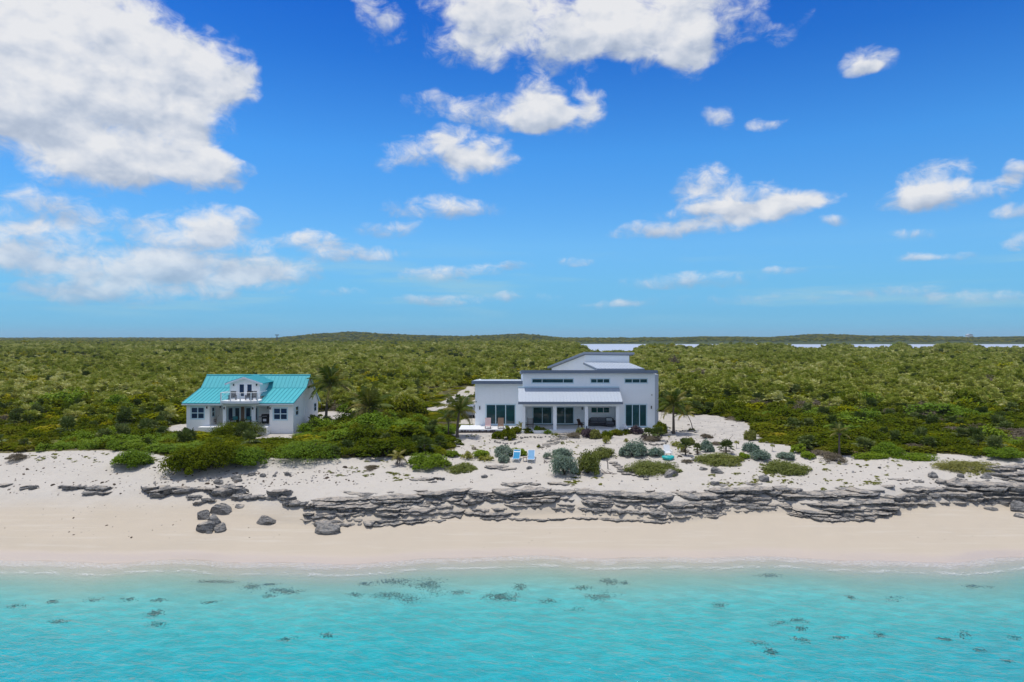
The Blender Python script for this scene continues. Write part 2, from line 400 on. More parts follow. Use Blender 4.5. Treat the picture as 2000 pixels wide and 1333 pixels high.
# ------------------------------------------------------------------ sea
def sea_material():
    m, t, out = material('sea_water')
    pos = t.node('ShaderNodeNewGeometry').outputs['Position']
    px, py, pz = t.xyz(pos)
    dep = t.node('ShaderNodeAttribute', attribute_name='depth').outputs['Fac']
    rot = t.node('ShaderNodeVectorRotate', rotation_type='Z_AXIS'); t.put(rot.inputs[0], pos); rot.inputs['Angle'].default_value = .35
    p2 = t.v('MULTIPLY', rot.outputs[0], (1., 1.9, 1.))
    w1 = t.noise(p2, 1.1, 3, .5, .6); w2 = t.noise(p2, 3.6, 3, .55, .4); w3 = t.noise(pos, .22, 3, .5)
    w4 = t.noise(p2, 9., 2, .5)
    hgt = t.m('ADD', t.m('ADD', t.m('MULTIPLY', w1, 1.), t.m('MULTIPLY', w2, .42)), t.m('ADD', t.m('MULTIPLY', w3, .8), t.m('MULTIPLY', w4, .12)))
    bmp = t.node('ShaderNodeBump'); t.put(bmp.inputs['Height'], hgt); bmp.inputs['Distance'].default_value = .30
    t.put(bmp.inputs['Strength'], t.step(dep, 0., .9, .15, .55))
    gl = t.node('ShaderNodeBsdfGlossy'); gl.inputs['Roughness'].default_value = .08; t.put(gl.inputs['Normal'], bmp.outputs[0])
    fr = t.node('ShaderNodeFresnel'); fr.inputs[0].default_value = 1.333; t.put(fr.inputs['Normal'], bmp.outputs[0])
    tr = t.node('ShaderNodeBsdfTransparent')
    mx = t.node('ShaderNodeMixShader'); t.put(mx.inputs[0], t.m('MULTIPLY', fr.outputs[0], 1.0, clamp=True)); t.l.new(tr.outputs[0], mx.inputs[1]); t.l.new(gl.outputs[0], mx.inputs[2])
    # thin lace of foam left by the swash
    fa = t.noise(t.v('MULTIPLY', pos, (.5, 1., 1.)), 1.3, 5, .62); fb = t.noise(pos, 7., 4, .65)
    dd = t.m('ADD', dep, t.m('MULTIPLY', t.m('SUBTRACT', fa, .5), .10))
    l1 = t.m('MULTIPLY', t.step(dd, -.02, .015), t.step(dd, .02, .05, 1., 0.))
    l2 = t.m('MULTIPLY', t.m('MULTIPLY', t.step(dd, .075, .09), t.step(dd, .095, .12, 1., 0.)), t.step(fa, .47, .55))
    lace = t.m('MULTIPLY', t.m('MULTIPLY', t.step(dd, -.02, .05), t.step(dd, .06, .24, 1., 0.)), .35)
    foam = t.m('MULTIPLY', t.m('ADD', t.m('ADD', l1, l2), lace, clamp=True), t.step(fb, .38, .62))
    df = t.node('ShaderNodeBsdfDiffuse'); df.inputs[0].default_value = (.86, .86, .87, 1)
    m2 = t.node('ShaderNodeMixShader'); t.put(m2.inputs[0], t.m('MULTIPLY', foam, .45)); t.l.new(mx.outputs[0], m2.inputs[1]); t.l.new(df.outputs[0], m2.inputs[2])
    t.l.new(m2.outputs[0], out.inputs['Surface'])
    ab = t.node('ShaderNodeVolumeAbsorption'); ab.inputs['Color'].default_value = (.0, .92, .98, 1); ab.inputs['Density'].default_value = .92
    t.l.new(ab.outputs[0], out.inputs['Volume'])
    return m
def build_sea():
    ys = np.concatenate([[-6000, -1500, -400, -120, -40, 0, 14, 22], np.arange(26, 44, .8), np.arange(44, 51.6, .2)])
    xs = np.concatenate([[-6000, -1500, -400, -160, -100], np.arange(-70, 70.1, .5), [100, 160, 400, 1500, 6000]])
    YY, XX = np.meshgrid(ys, xs, indexing='ij'); nr, nc = YY.shape
    top = np.stack([XX, YY, np.zeros_like(XX)], -1).reshape(-1, 3); bot = top.copy(); bot[:, 2] = -60
    n = len(top); V = np.concatenate([top, bot])
    i = (np.arange(nr - 1)[:, None] * nc + np.arange(nc - 1)[None, :]).ravel()
    Ft = np.stack([i, i + 1, i + nc + 1, i + nc], -1); Fb = Ft[:, ::-1] + n
    S = []
    for j in range(nc - 1):
        S.append((j, j + n, j + 1 + n, j + 1)); k = (nr - 1) * nc + j; S.append((k + 1, k + 1 + n, k + n, k))
    for j in range(nr - 1):
        k = j * nc; S.append((k + nc, k + nc + n, k + n, k)); k = j * nc + nc - 1; S.append((k, k + n, k + nc + n, k + nc))
    me = np_mesh('sea', V, np.concatenate([Ft, Fb, np.array(S)]), sea_material(), smooth=False)
    dep = -ground_h(V[:, 0], V[:, 1]); a = me.attributes.new('depth', 'FLOAT', 'POINT'); a.data.foreach_set('value', dep.astype(np.float32))
    o = link('sea', me); tag(o, kind='structure')
build_sea()
def build_lagoon():
    m, t, out = material('salt_pond')
    pos = t.node('ShaderNodeNewGeometry').outputs['Position']
    n = t.noise(t.v('MULTIPLY', pos, (.004, .02, 1)), 1., 4, .6)
    principled(t, out, t.mix(n, (.42, .44, .50), (.56, .57, .62)), .35, .4, t.bump(t.noise(pos, .6, 3), .2, .2))
    o = mesh_obj('lagoon', [(40, 560, .25), (4200, 560, .25), (4200, 1790, .25), (90, 1790, .25)], [(0, 1, 2, 3)], m); tag(o, kind='structure')
build_lagoon()
# ------------------------------------------------------------------ building helpers
def boxv(x0, x1, y0, y1, z0, z1):
    return [(x0,y0,z0),(x1,y0,z0),(x1,y1,z0),(x0,y1,z0),(x0,y0,z1),(x1,y0,z1),(x1,y1,z1),(x0,y1,z1)]
BF = [(0,3,2,1),(4,5,6,7),(0,1,5,4),(1,2,6,5),(2,3,7,6),(3,0,4,7)]
def box(name, x0, x1, y0, y1, z0, z1, mat, parent=None, bevel=0.):
    o = mesh_obj(name, boxv(x0, x1, y0, y1, z0, z1), BF, mat, parent)
    if bevel:
        bm = bmesh.new(); bm.from_mesh(o.data)
        bmesh.ops.bevel(bm, geom=bm.edges[:], offset=bevel, segments=1, affect='EDGES'); bm.to_mesh(o.data); bm.free()
    return o
class MB:
    """collects shapes that belong to ONE part"""
    def __init__(s): s.v = []; s.f = []
    def add(s, v, f):
        k = len(s.v); s.v += [tuple(q) for q in v]; s.f += [tuple(i + k for i in q) for q in f]; return s
    def box(s, *a): return s.add(boxv(*a), BF)
    def bar(s, p, q, r, n=6, r2=None):
        p = Vector(p); q = Vector(q); ax = (q - p).normalized(); u = ax.orthogonal().normalized(); w = ax.cross(u); r2 = r if r2 is None else r2
        v = []
        for c, rr in ((p, r), (q, r2)):
            for k in range(n):
                a = 2 * math.pi * k / n; v.append(c + (u * math.cos(a) + w * math.sin(a)) * rr)
        f = [(k, (k + 1) % n, n + (k + 1) % n, n + k) for k in range(n)] + [tuple(range(n))[::-1], tuple(range(n, 2 * n))]
        return s.add(v, f)
    def prism(s, poly, axis, a, b):
        """extrude a 2-D outline: axis 'y' -> poly is (x,z), axis 'x' -> poly is (y,z)"""
        n = len(poly); v = []
        for c in (a, b):
            for (p, q) in poly: v.append((p, c, q) if axis == 'y' else (c, p, q))
        f = [(k, (k + 1) % n, n + (k + 1) % n, n + k) for k in range(n)] + [tuple(range(n))[::-1], tuple(range(n, 2 * n))]
        return s.add(v, f)
    def slab(s, quad, th):
        """thick sheet under four corner points"""
        nrm = (Vector(quad[1]) - Vector(quad[0])).cross(Vector(quad[3]) - Vector(quad[0])).normalized()
        if nrm.z < 0: nrm = -nrm
        lo = [Vector(q) - nrm * th for q in quad]
        return s.add(list(lo) + [Vector(q) for q in quad], BF)
    def build(s, name, mat, parent=None, smooth=False):
        o = mesh_obj(name, s.v, s.f, mat, parent, smooth)
        bm = bmesh.new(); bm.from_mesh(o.data); bmesh.ops.recalc_face_normals(bm, faces=bm.faces[:]); bm.to_mesh(o.data); bm.free()
        return o
def wall_open(name, x0, x1, z0, z1, y0, y1, holes, mat, parent, axis='y'):
    """wall with real openings; axis 'y': runs along x between depths y0 (outside) and y1"""
    xs = sorted({x0, x1, *[h[0] for h in holes], *[h[1] for h in holes]}); zs = sorted({z0, z1, *[h[2] for h in holes], *[h[3] for h in holes]})
    solid = [[not any(h[0] <= (xs[i] + xs[i+1]) / 2 <= h[1] and h[2] <= (zs[j] + zs[j+1]) / 2 <= h[3] for h in holes) for j in range(len(zs) - 1)] for i in range(len(xs) - 1)]
    bm = bmesh.new(); cache = {}
    def V(i, j, k):
        if (i, j, k) not in cache:
            y = (y0, y1)[k]; cache[(i, j, k)] = bm.verts.new((xs[i], y, zs[j]) if axis == 'y' else (y, xs[i], zs[j]))
        return cache[(i, j, k)]
    nx, nz = len(xs) - 1, len(zs) - 1
    S = lambda i, j: 0 <= i < nx and 0 <= j < nz and solid[i][j]
    for i in range(nx):
        for j in range(nz):
            if not solid[i][j]: continue
            bm.faces.new((V(i,j,0), V(i+1,j,0), V(i+1,j+1,0), V(i,j+1,0))); bm.faces.new((V(i,j,1), V(i,j+1,1), V(i+1,j+1,1), V(i+1,j,1)))
            if not S(i-1, j): bm.faces.new((V(i,j,0), V(i,j+1,0), V(i,j+1,1), V(i,j,1)))
            if not S(i+1, j): bm.faces.new((V(i+1,j,0), V(i+1,j,1), V(i+1,j+1,1), V(i+1,j+1,0)))
            if not S(i, j-1): bm.faces.new((V(i,j,0), V(i,j,1), V(i+1,j,1), V(i+1,j,0)))
            if not S(i, j+1): bm.faces.new((V(i,j+1,0), V(i+1,j+1,0), V(i+1,j+1,1), V(i,j+1,1)))
    bmesh.ops.recalc_face_normals(bm, faces=bm.faces[:])
    me = bpy.data.meshes.new(name); bm.to_mesh(me); bm.free(); me.materials.append(mat); return link(name, me, parent)

# ------------------------------------------------------------------ building materials
def stucco(name, base, stain=.10):
    m, t, out = material(name)
    pos = t.node('ShaderNodeTexCoord').outputs['Object']
    n = t.noise(pos, 1.3, 5, .6); g = t.noise(pos, 40., 3, .6); st = t.noise(t.v('MULTIPLY', pos, (2.2, 2.2, .22)), 1.6, 4, .6)
    f = t.m('MULTIPLY_ADD', n, .08, .95)
    c = t.mix(1., base, t.com(f, f, f), 'MULTIPLY')
    c = t.mix(t.m('MULTIPLY', t.step(st, .52, .8), stain), c, (.45, .42, .37))
    principled(t, out, c, .85, .25, t.bump(g, .25, .01)); return m
M_white = stucco('white_stucco', (.90, .94, .96)); M_cream = stucco('cream_stucco', (.93, .92, .89), .12)
M_trim = simple('white_paint', (.86, .87, .88), .45, .4, .03); M_fascia = simple('slate_blue_fascia', (.16, .20, .26), .5, .4, .05)
M_deck = simple('white_tile_deck', (.80, .80, .79), .5, .4, .05, 1.2)
M_bluetrim = simple('pale_aqua_frame', (.58, .74, .80), .45, .4, .03)
def metal_roof(name, base, rough=.35, fade=(.8, .85, .9)):
    m, t, out = material(name)
    pos = t.node('ShaderNodeTexCoord').outputs['Object']
    n = t.noise(pos, .8, 5, .6); st = t.noise(t.v('MULTIPLY', pos, (3., .25, .25)), 1.5, 4, .6)
    c = t.mix(t.m('MULTIPLY', t.step(n, .45, .75), .18), base, fade)
    c = t.mix(t.m('MULTIPLY', t.step(st, .5, .8), .18), c, tuple(q * .7 for q in base))
    principled(t, out, c, t.m('MULTIPLY_ADD', n, .2, rough - .05), .3); return m
M_teal = metal_roof('teal_metal_roof', (.06, .40, .45), .62, (.14, .48, .52))
M_whiteroof = metal_roof('white_metal_roof', (.44, .49, .55), .5, (.52, .565, .62))
def glass(name, base=(.006, .018, .022), tintc=(.02, .10, .11)):
    m, t, out = material(name)
    pos = t.node('ShaderNodeTexCoord').outputs['Object']
    n = t.noise(t.v('MULTIPLY', pos, (1., 1., 1.4)), .9, 3, .5)
    w = t.noise(pos, .7, 2, .5)
    b = principled(t, out, t.mix(n, base, tintc), .03, .5, t.bump(w, .10, .02)); return m
M_glass = glass('dark_tinted_glass'); M_glass2 = glass('blue_window_glass', (.010, .016, .05), (.03, .07, .13))
M_black = simple('black_metal', (.012, .012, .014), .45, .5, .1)
M_dark = simple('dark_grey_wicker', (.045, .046, .052), .7, .3, .3, 60., bump=.4)
M_wood = simple('weathered_wood', (.22, .15, .11), .8, .2, .25, 12., bump=.3)
M_pinkwood = simple('faded_pink_slats', (.52, .38, .38), .75, .2, .12, 10.)
M_brown = simple('dark_brown_wood', (.075, .04, .028), .6, .3, .25, 10., bump=.2)
M_cush = simple('grey_cushion', (.16, .17, .19), .9, .1, .12, 20., bump=.2)
M_palecush = simple('pale_cushion', (.55, .58, .58), .9, .1, .08, 14.)
M_tealcush = simple('teal_cushion', (.06, .24, .26), .9, .1, .1, 14.)

def sconce(parent, x, y, z, h=.32):
    o = MB().box(x - .06, x + .06, y - .13, y - .02, z - h / 2, z + h / 2).box(x - .035, x + .035, y - .02, y, z - .05, z + .05).build('wall_lamp', M_black, parent); return o
def window(parent, x0, x1, z0, z1, y, panes, frame_m, glass_m, fr=.06, depth=.1, rails=(), name='window', xs=None):
    """frame set into an opening whose outside face is at depth y; panes are children"""
    m = MB(); e = .003
    f = [x0 + (x1 - x0) * k / panes for k in range(panes + 1)] if xs is None else xs
    m.box(x0 - .05, x1 + .05, y - .03, y + .05, z0 - .06, z0 - e).box(x0 - .05, x1 + .05, y - .03, y + .05, z1 + e, z1 + .06)
    m.box(x0 - .05, x0 - e, y - .029, y + .05, z0 - e, z1 + e).box(x1 + e, x1 + .05, y - .029, y + .05, z0 - e, z1 + e)
    for k, q in enumerate(f):
        a = q - fr / 2 if 0 < k < len(f) - 1 else (q if k == 0 else q - fr)
        m.box(a, a + fr, y + .02, y + depth, z0, z1)
    for r in rails:
        zc = z0 + (z1 - z0) * r
        for k in range(len(f) - 1): m.box(f[k] + fr * .6, f[k+1] - fr * .6, y + .025, y + depth - .005, zc - fr / 2, zc + fr / 2)
    m.box(x0 + fr * .5, x1 - fr * .5, y + .022, y + depth - .003, z0, z0 + fr).box(x0 + fr * .5, x1 - fr * .5, y + .022, y + depth - .003, z1 - fr, z1)
    w = m.build(name, frame_m, parent)
    for k in range(len(f) - 1):
        zz = [z0] + [z0 + (z1 - z0) * r for r in rails] + [z1]
        for j in range(len(zz) - 1):
            p = box('pane', f[k] + fr * .3, f[k+1] - fr * .3, y + .055, y + .07, zz[j] + .012, zz[j+1] - .012, glass_m, w)
            p.rotation_euler = (0, 0, 0)
    return w

# ================================================================== modern white house
def modern_house():
    R = thing('modern_house', 'modern white beach house with grey fascias and covered front porch', 'house')
    zf = Z(834, 85)                                   # floor level
    g0 = zf - .9
    # --- main block
    D = 85.; a, b = X(1021, D), X(1279, D); zt = Z(729.5, D)
    cl = [(1038.8, 1120.2, (1057.2, 1059.2, 1099)), (1153.5, 1191, None), (1220, 1264.8, None)]
    holes = [(X(p, D), X(q, D), Z(748.7, D), Z(740, D)) for p, q, _ in cl]
    dr = (X(1221, D), X(1263.3, D), zf + .02, Z(790, D)); holes.append(dr)
    porch = (X(1026, D), X(1209, D), zf - .001, Z(793.8, D)); 
    holes.append((porch[0], porch[1], zf - .5, porch[3]))
    wall_open('wall', a, b, g0, zt, D, D + .25, holes, M_white, R)
    for u in (a, b - .25): MB().prism([(D + .252, g0), (D + 16, g0), (D + 16, zt - 1.02), (D + .252, zt - .03)], 'x', u, u + .25).build('wall', M_white, R)
    box('wall', a + .252, b - .252, D + 15.7, D + 15.99, zf, zt - 1.1, M_white, R)
    for (p, q, _), n in zip(cl, (3, 3, 3)):
        xs = None
        if n == 3 and q - p > 60: xs = [X(v, D) for v in (1038.8, 1058.8, 1100.3, 1120.2)]
        window(R, X(p, D), X(q, D), Z(748.7, D), Z(740, D), D, 3, M_bluetrim, M_glass, .07, .12, name='clerestory_window', xs=xs)
    window(R, *dr, D, 3, M_bluetrim, M_glass, .09, .12, name='sliding_door')
    # porch recess
    yb = D + 2.6
    zc = porch[3] + .02
    bh = []
    def bx(p): return X(p, D) * yb / D * (D / yb)      # stays at the same metre position
    d1 = (X(1040.5, yb), X(1078, yb), zf + .02, Z(794.5, yb) - .05); d2 = (X(1086.5, yb), X(1120.5, yb), zf + .02, d1[3]); w3 = (X(1154, yb), X(1191, yb), Z(807.5, yb), Z(794.6, yb) - .05)
    zw = max(zc, d1[3] + .15)
    wall_open('porch_back_wall', porch[0] - .2, porch[1] + .2, zf, zw + .3, yb, yb + .2, [d1, d2, w3], M_white, R)
    window(R, *d1, yb, 2, M_bluetrim, M_glass, .08, .1, name='sliding_door'); window(R, *d2, yb, 2, M_bluetrim, M_glass, .08, .1, name='sliding_door')
    window(R, *w3, yb, 3, M_trim, M_glassT, .09, .1, name='window')
    box('porch_side_wall', porch[0] - .2, porch[0] - .003, D + .252, yb - .002, zf, zw + .3, M_white, R); box('porch_side_wall', porch[1] + .003, porch[1] + .2, D + .252, yb - .002, zf, zw + .3, M_white, R)
    box('porch_ceiling', porch[0] - .19, porch[1] + .19, D + .255, yb - .003, zw + .02, zw + .12, M_white, R)
    # roof slab of the main block with its deep fascia
    x0, x1 = X(1018, 84.3), X(1285, 84.3)
    m = MB(); m.prism([(84.3, Z(729.2, 84.3)), (84.3, Z(723.6, 84.3)), (D + 16.6, Z(723.6, 84.3) - 1.0), (D + 16.6, Z(729.2, 84.3) - 1.0)], 'x', x0, x1); m.build('roof', M_fascia, R)
    mm = MB(); zz0 = Z(723.6, 84.3) + .012; mm.slab([(x0 + .1, 84.42, zz0), (x1 - .1, 84.42, zz0), (x1 - .1, D + 16.5, zz0 - 1.0), (x0 + .1, D + 16.5, zz0 - 1.0)], .01); mm.build('roof_sheet', M_whiteroof, R)
    # side return on the right, set back and wider
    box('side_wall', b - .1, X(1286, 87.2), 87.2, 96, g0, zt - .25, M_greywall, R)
    # --- left wing
    DL = 87.; la, lb = X(928, DL), a + .02; lt = Z(750.2, DL)
    ld = (X(949, DL), X(1006.8, DL), zf + .02, Z(790, DL))
    wall_open('wall', la, lb - .03, g0, lt, DL, DL + .25, [ld], M_white, R)
    box('wall', la, la + .25, DL + .252, DL + 11, g0, lt - .05, M_white, R); box('wall', la + .252, lb - .03, DL + 10.7, DL + 11, zf, lt - .4, M_white, R)
    window(R, *ld, DL, 3, M_bluetrim, M_glass, .1, .12, name='sliding_door')
    m = MB(); xa, xb = X(921, 86.2), a - .003; m.prism([(86.2, Z(750.4, 86.2)), (86.2, Z(744.6, 86.2)), (DL + 11.5, Z(744.6, 86.2) - .55), (DL + 11.5, Z(750.4, 86.2) - .55)], 'x', xa, xb); m.build('roof', M_fascia, R)
    zz0 = Z(744.6, 86.2) + .012; MB().slab([(xa + .1, 86.3, zz0), (xb - .1, 86.3, zz0), (xb - .1, DL + 11.4, zz0 - .55), (xa + .1, DL + 11.4, zz0 - .55)], .01).build('roof_sheet', M_whiteroof, R)
    # --- porch roof: lean-to of white standing seam
    yf = 82.2; pa, pb = X(1012.3, yf), X(1216.5, yf); ze = Z(785.2, yf); zr = Z(757.5, D) - .02
    zr = ze + (zr - ze)
    pr = MB().slab([(pa, yf, ze), (pb, yf, ze), (pb, D - .004, zr), (pa, D - .004, zr)], .08).build('porch_roof', M_whiteroof, R)
    sv = MB().slab([(-.018, 0, .05), (.018, 0, .05), (.018, D - yf - .01, .05 + (zr - ze)), (-.018, D - yf - .01, .05 + (zr - ze))], .048)
    s0 = sv.build('seam', M_whiteroof, pr); n = 30
    for k in range(n + 1):
        s = s0 if k == 0 else s0.copy()
        if k: col.objects.link(s); s.parent = pr
        s.location = (pa + .04 + (pb - pa - .08) * k / n, yf + .004, ze + .004)
    box('porch_fascia', pa - .02, pb + .02, yf - .06, yf - .003, ze - .30, ze + .005, M_fascia, R)
    fl = MB().slab([(pa, D - .10, zr + .16), (pb, D - .10, zr + .16), (pb, D - .006, zr + .16), (pa, D - .006, zr + .16)], .15).build('flashing', M_bluetrim, R)  # pale aqua strip along the wall above the porch roof
    # beam and columns
    zb = Z(793.8, 82.9)
    box('porch_beam', X(1024, 82.9), X(1209.5, 82.9), 82.75, 83.1, zb, ze - .02 + .06, M_white, R)
    for p0, p1 in ((1012.5, 1025.5), (1080.5, 1087), (1142, 1148.3), (1203, 1209.4)):
        xx0, xx1 = X(p0, 82.9), X(p1, 82.9)
        if p0 < 1020: xx0, xx1 = X(1019.5, 82.9), X(1025.8, 82.9)
        box('column', xx0, xx1, 82.72, 83.12, zf - .12, zb - .003, M_white, R, .01)
    # --- terrace
    box('terrace', X(896, 83.1), X(1277, 83), 82.95, DL - .004 + .1, zf - .55, zf - .06, M_deck, R)
    box('terrace_step', X(1009, 82.2), X(1214, 82.2), 82.2, 82.94, zf - .55, zf - .1, M_deck, R)
    # base skirting made of dark upright stones
    rnd = random.Random(4); k = 0; x = X(896, 82.7)
    while x < X(1008, 82.7):
        w = rnd.uniform(.10, .2); hh = rnd.uniform(.34, .52)
        s = box('skirting_stone', x, x + w - .02, 82.66 - rnd.uniform(0, .06), 82.93, zf - .62, zf - .62 + hh, M_rockdark, R, .015); x += w
    # --- rear tower turned towards the pond
    cx, cy = X(1143, 112), 112.; d1v = Vector((-4.7, 10, 0)).normalized(); d0v = Vector((d1v.y, -d1v.x, 0)) * 1.0
    pr_ = [Vector((cx, cy, 0)), Vector((X(1229, 109.5), 109.5, 0))]; e = (pr_[1] - pr_[0])
    back = Vector((-4.9, 10.2, 0))
    q = [pr_[0], pr_[1], pr_[1] + back, pr_[0] + back]; tf = Z(694, 112); tb = tf - 2.6; gz = 4.4
    v = [(p.x, p.y, gz) for p in q] + [(q[0].x, q[0].y, tf), (q[1].x, q[1].y, tf), (q[2].x, q[2].y, tb), (q[3].x, q[3].y, tb)]
    mesh_obj('tower_wall', v, BF, M_white, R)
    o_ = .55; ed = e.normalized(); bd = back.normalized()
    c = [q[0] - ed * o_ - bd * .5, q[1] + ed * o_ - bd * .5, q[2] + ed * o_ + bd * .5, q[3] - ed * o_ + bd * .5]
    sl = (tb - tf) / back.length
    hts = [tf - sl * .5 * 1 , tf - sl * .5, tb + sl * .5, tb + sl * .5]
    MB().slab([(p.x, p.y, h + .38) for p, h in zip(c, hts)], .34).build('tower_roof', M_fascia, R)
    ci = [c[0] + ed * .08 + bd * .08, c[1] - ed * .08 + bd * .08, c[2] - ed * .08 - bd * .08, c[3] + ed * .08 - bd * .08]
    MB().slab([(p.x, p.y, h + .395) for p, h in zip(ci, hts)], .012).build('roof_sheet', M_whiteroof, R)
    # long low roof between the tower and the front block
    zt2 = Z(708, 112); zl = Z(720.2, 97)
    A = [(X(1139, 111.6), 111.6), (X(1230, 109.2), 109.2), (X(1259, 97), 97.), (X(1166, 97), 97.)]
    lq = [(A[0][0], A[0][1], zt2), (A[1][0], A[1][1], zt2), (A[2][0], A[2][1], zl), (A[3][0], A[3][1], zl)]
    MB().slab([(x_, y_, z_ - .03) for x_, y_, z_ in lq], .3).build('link_roof', M_fascia, R)
    cxm = sum(p[0] for p in lq) / 4; cym = sum(p[1] for p in lq) / 4
    sh = MB().slab([(cxm + (x_ - cxm) * .985, cym + (y_ - cym) * .985, z_ + .0) for x_, y_, z_ in lq], .02).build('link_roof_sheet', M_whiteroof, R)
    for k in range(13):
        f = (k + .5) / 13; p0 = Vector(lq[0]).lerp(Vector(lq[1]), f); p1 = Vector(lq[3]).lerp(Vector(lq[2]), f); p0 = p0.lerp(p1, .02); p1 = p1.lerp(p0, .02)
        dd = Vector((.02, 0, 0)); MB().slab([p1 - dd + Vector((0, 0, .05)), p1 + dd + Vector((0, 0, .05)), p0 + dd + Vector((0, 0, .05)), p0 - dd + Vector((0, 0, .05))], .045).build('seam', M_whiteroof, sh)
    wq = [(x_, y_, z_) for x_, y_, z_ in [(cxm + (p[0] - cxm) * .93, cym + (p[1] - cym) * .93, p[2]) for p in lq]]
    vv = [(x_, y_, gz) for x_, y_, z_ in wq] + [(x_, y_, z_ - .33) for x_, y_, z_ in wq]
    mesh_obj('link_wall', vv, BF, M_white, R)
    # lamps and little wall boxes
    sconce(R, X(937, DL), DL, Z(797, DL), .42); sconce(R, X(1272, D), D, Z(796, D), .36); sconce(R, X(1137, yb), yb, Z(797, yb) - .05, .36)
    MB().box(X(1273, D) - .05, X(1273, D) + .05, D - .12, D, Z(772.5, D), Z(771, D)).build('security_camera', M_black, R)
    MB().box(X(930.5, DL) - .05, X(930.5, DL) + .05, DL - .1, DL, Z(785.2, DL), Z(784, DL)).build('security_camera', M_black, R)
    MB().bar((X(1127.5, yb), yb - .01, zf + .9), (X(1127.5, yb), yb - .04, zf + .9), .03).build('door_bell', M_black, R)
    return R, zf
def _rockdark():
    m, t, out = material('dark_skirting_stone'); pos = t.node('ShaderNodeTexCoord').outputs['Object']
    oi = t.node('ShaderNodeObjectInfo').outputs['Random']
    c = t.mix(oi, (.035, .03, .04), (.17, .145, .15)); principled(t, out, t.mix(t.noise(pos, 9., 4), c, (.05, .045, .05)), .9, .2); return m
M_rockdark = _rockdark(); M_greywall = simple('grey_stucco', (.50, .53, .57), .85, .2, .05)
M_glassT = glass('turquoise_reflection_glass', (.008, .03, .03), (.02, .17, .17))  # turquoise reflection put into the pane colour
HOUSE, ZF = modern_house()

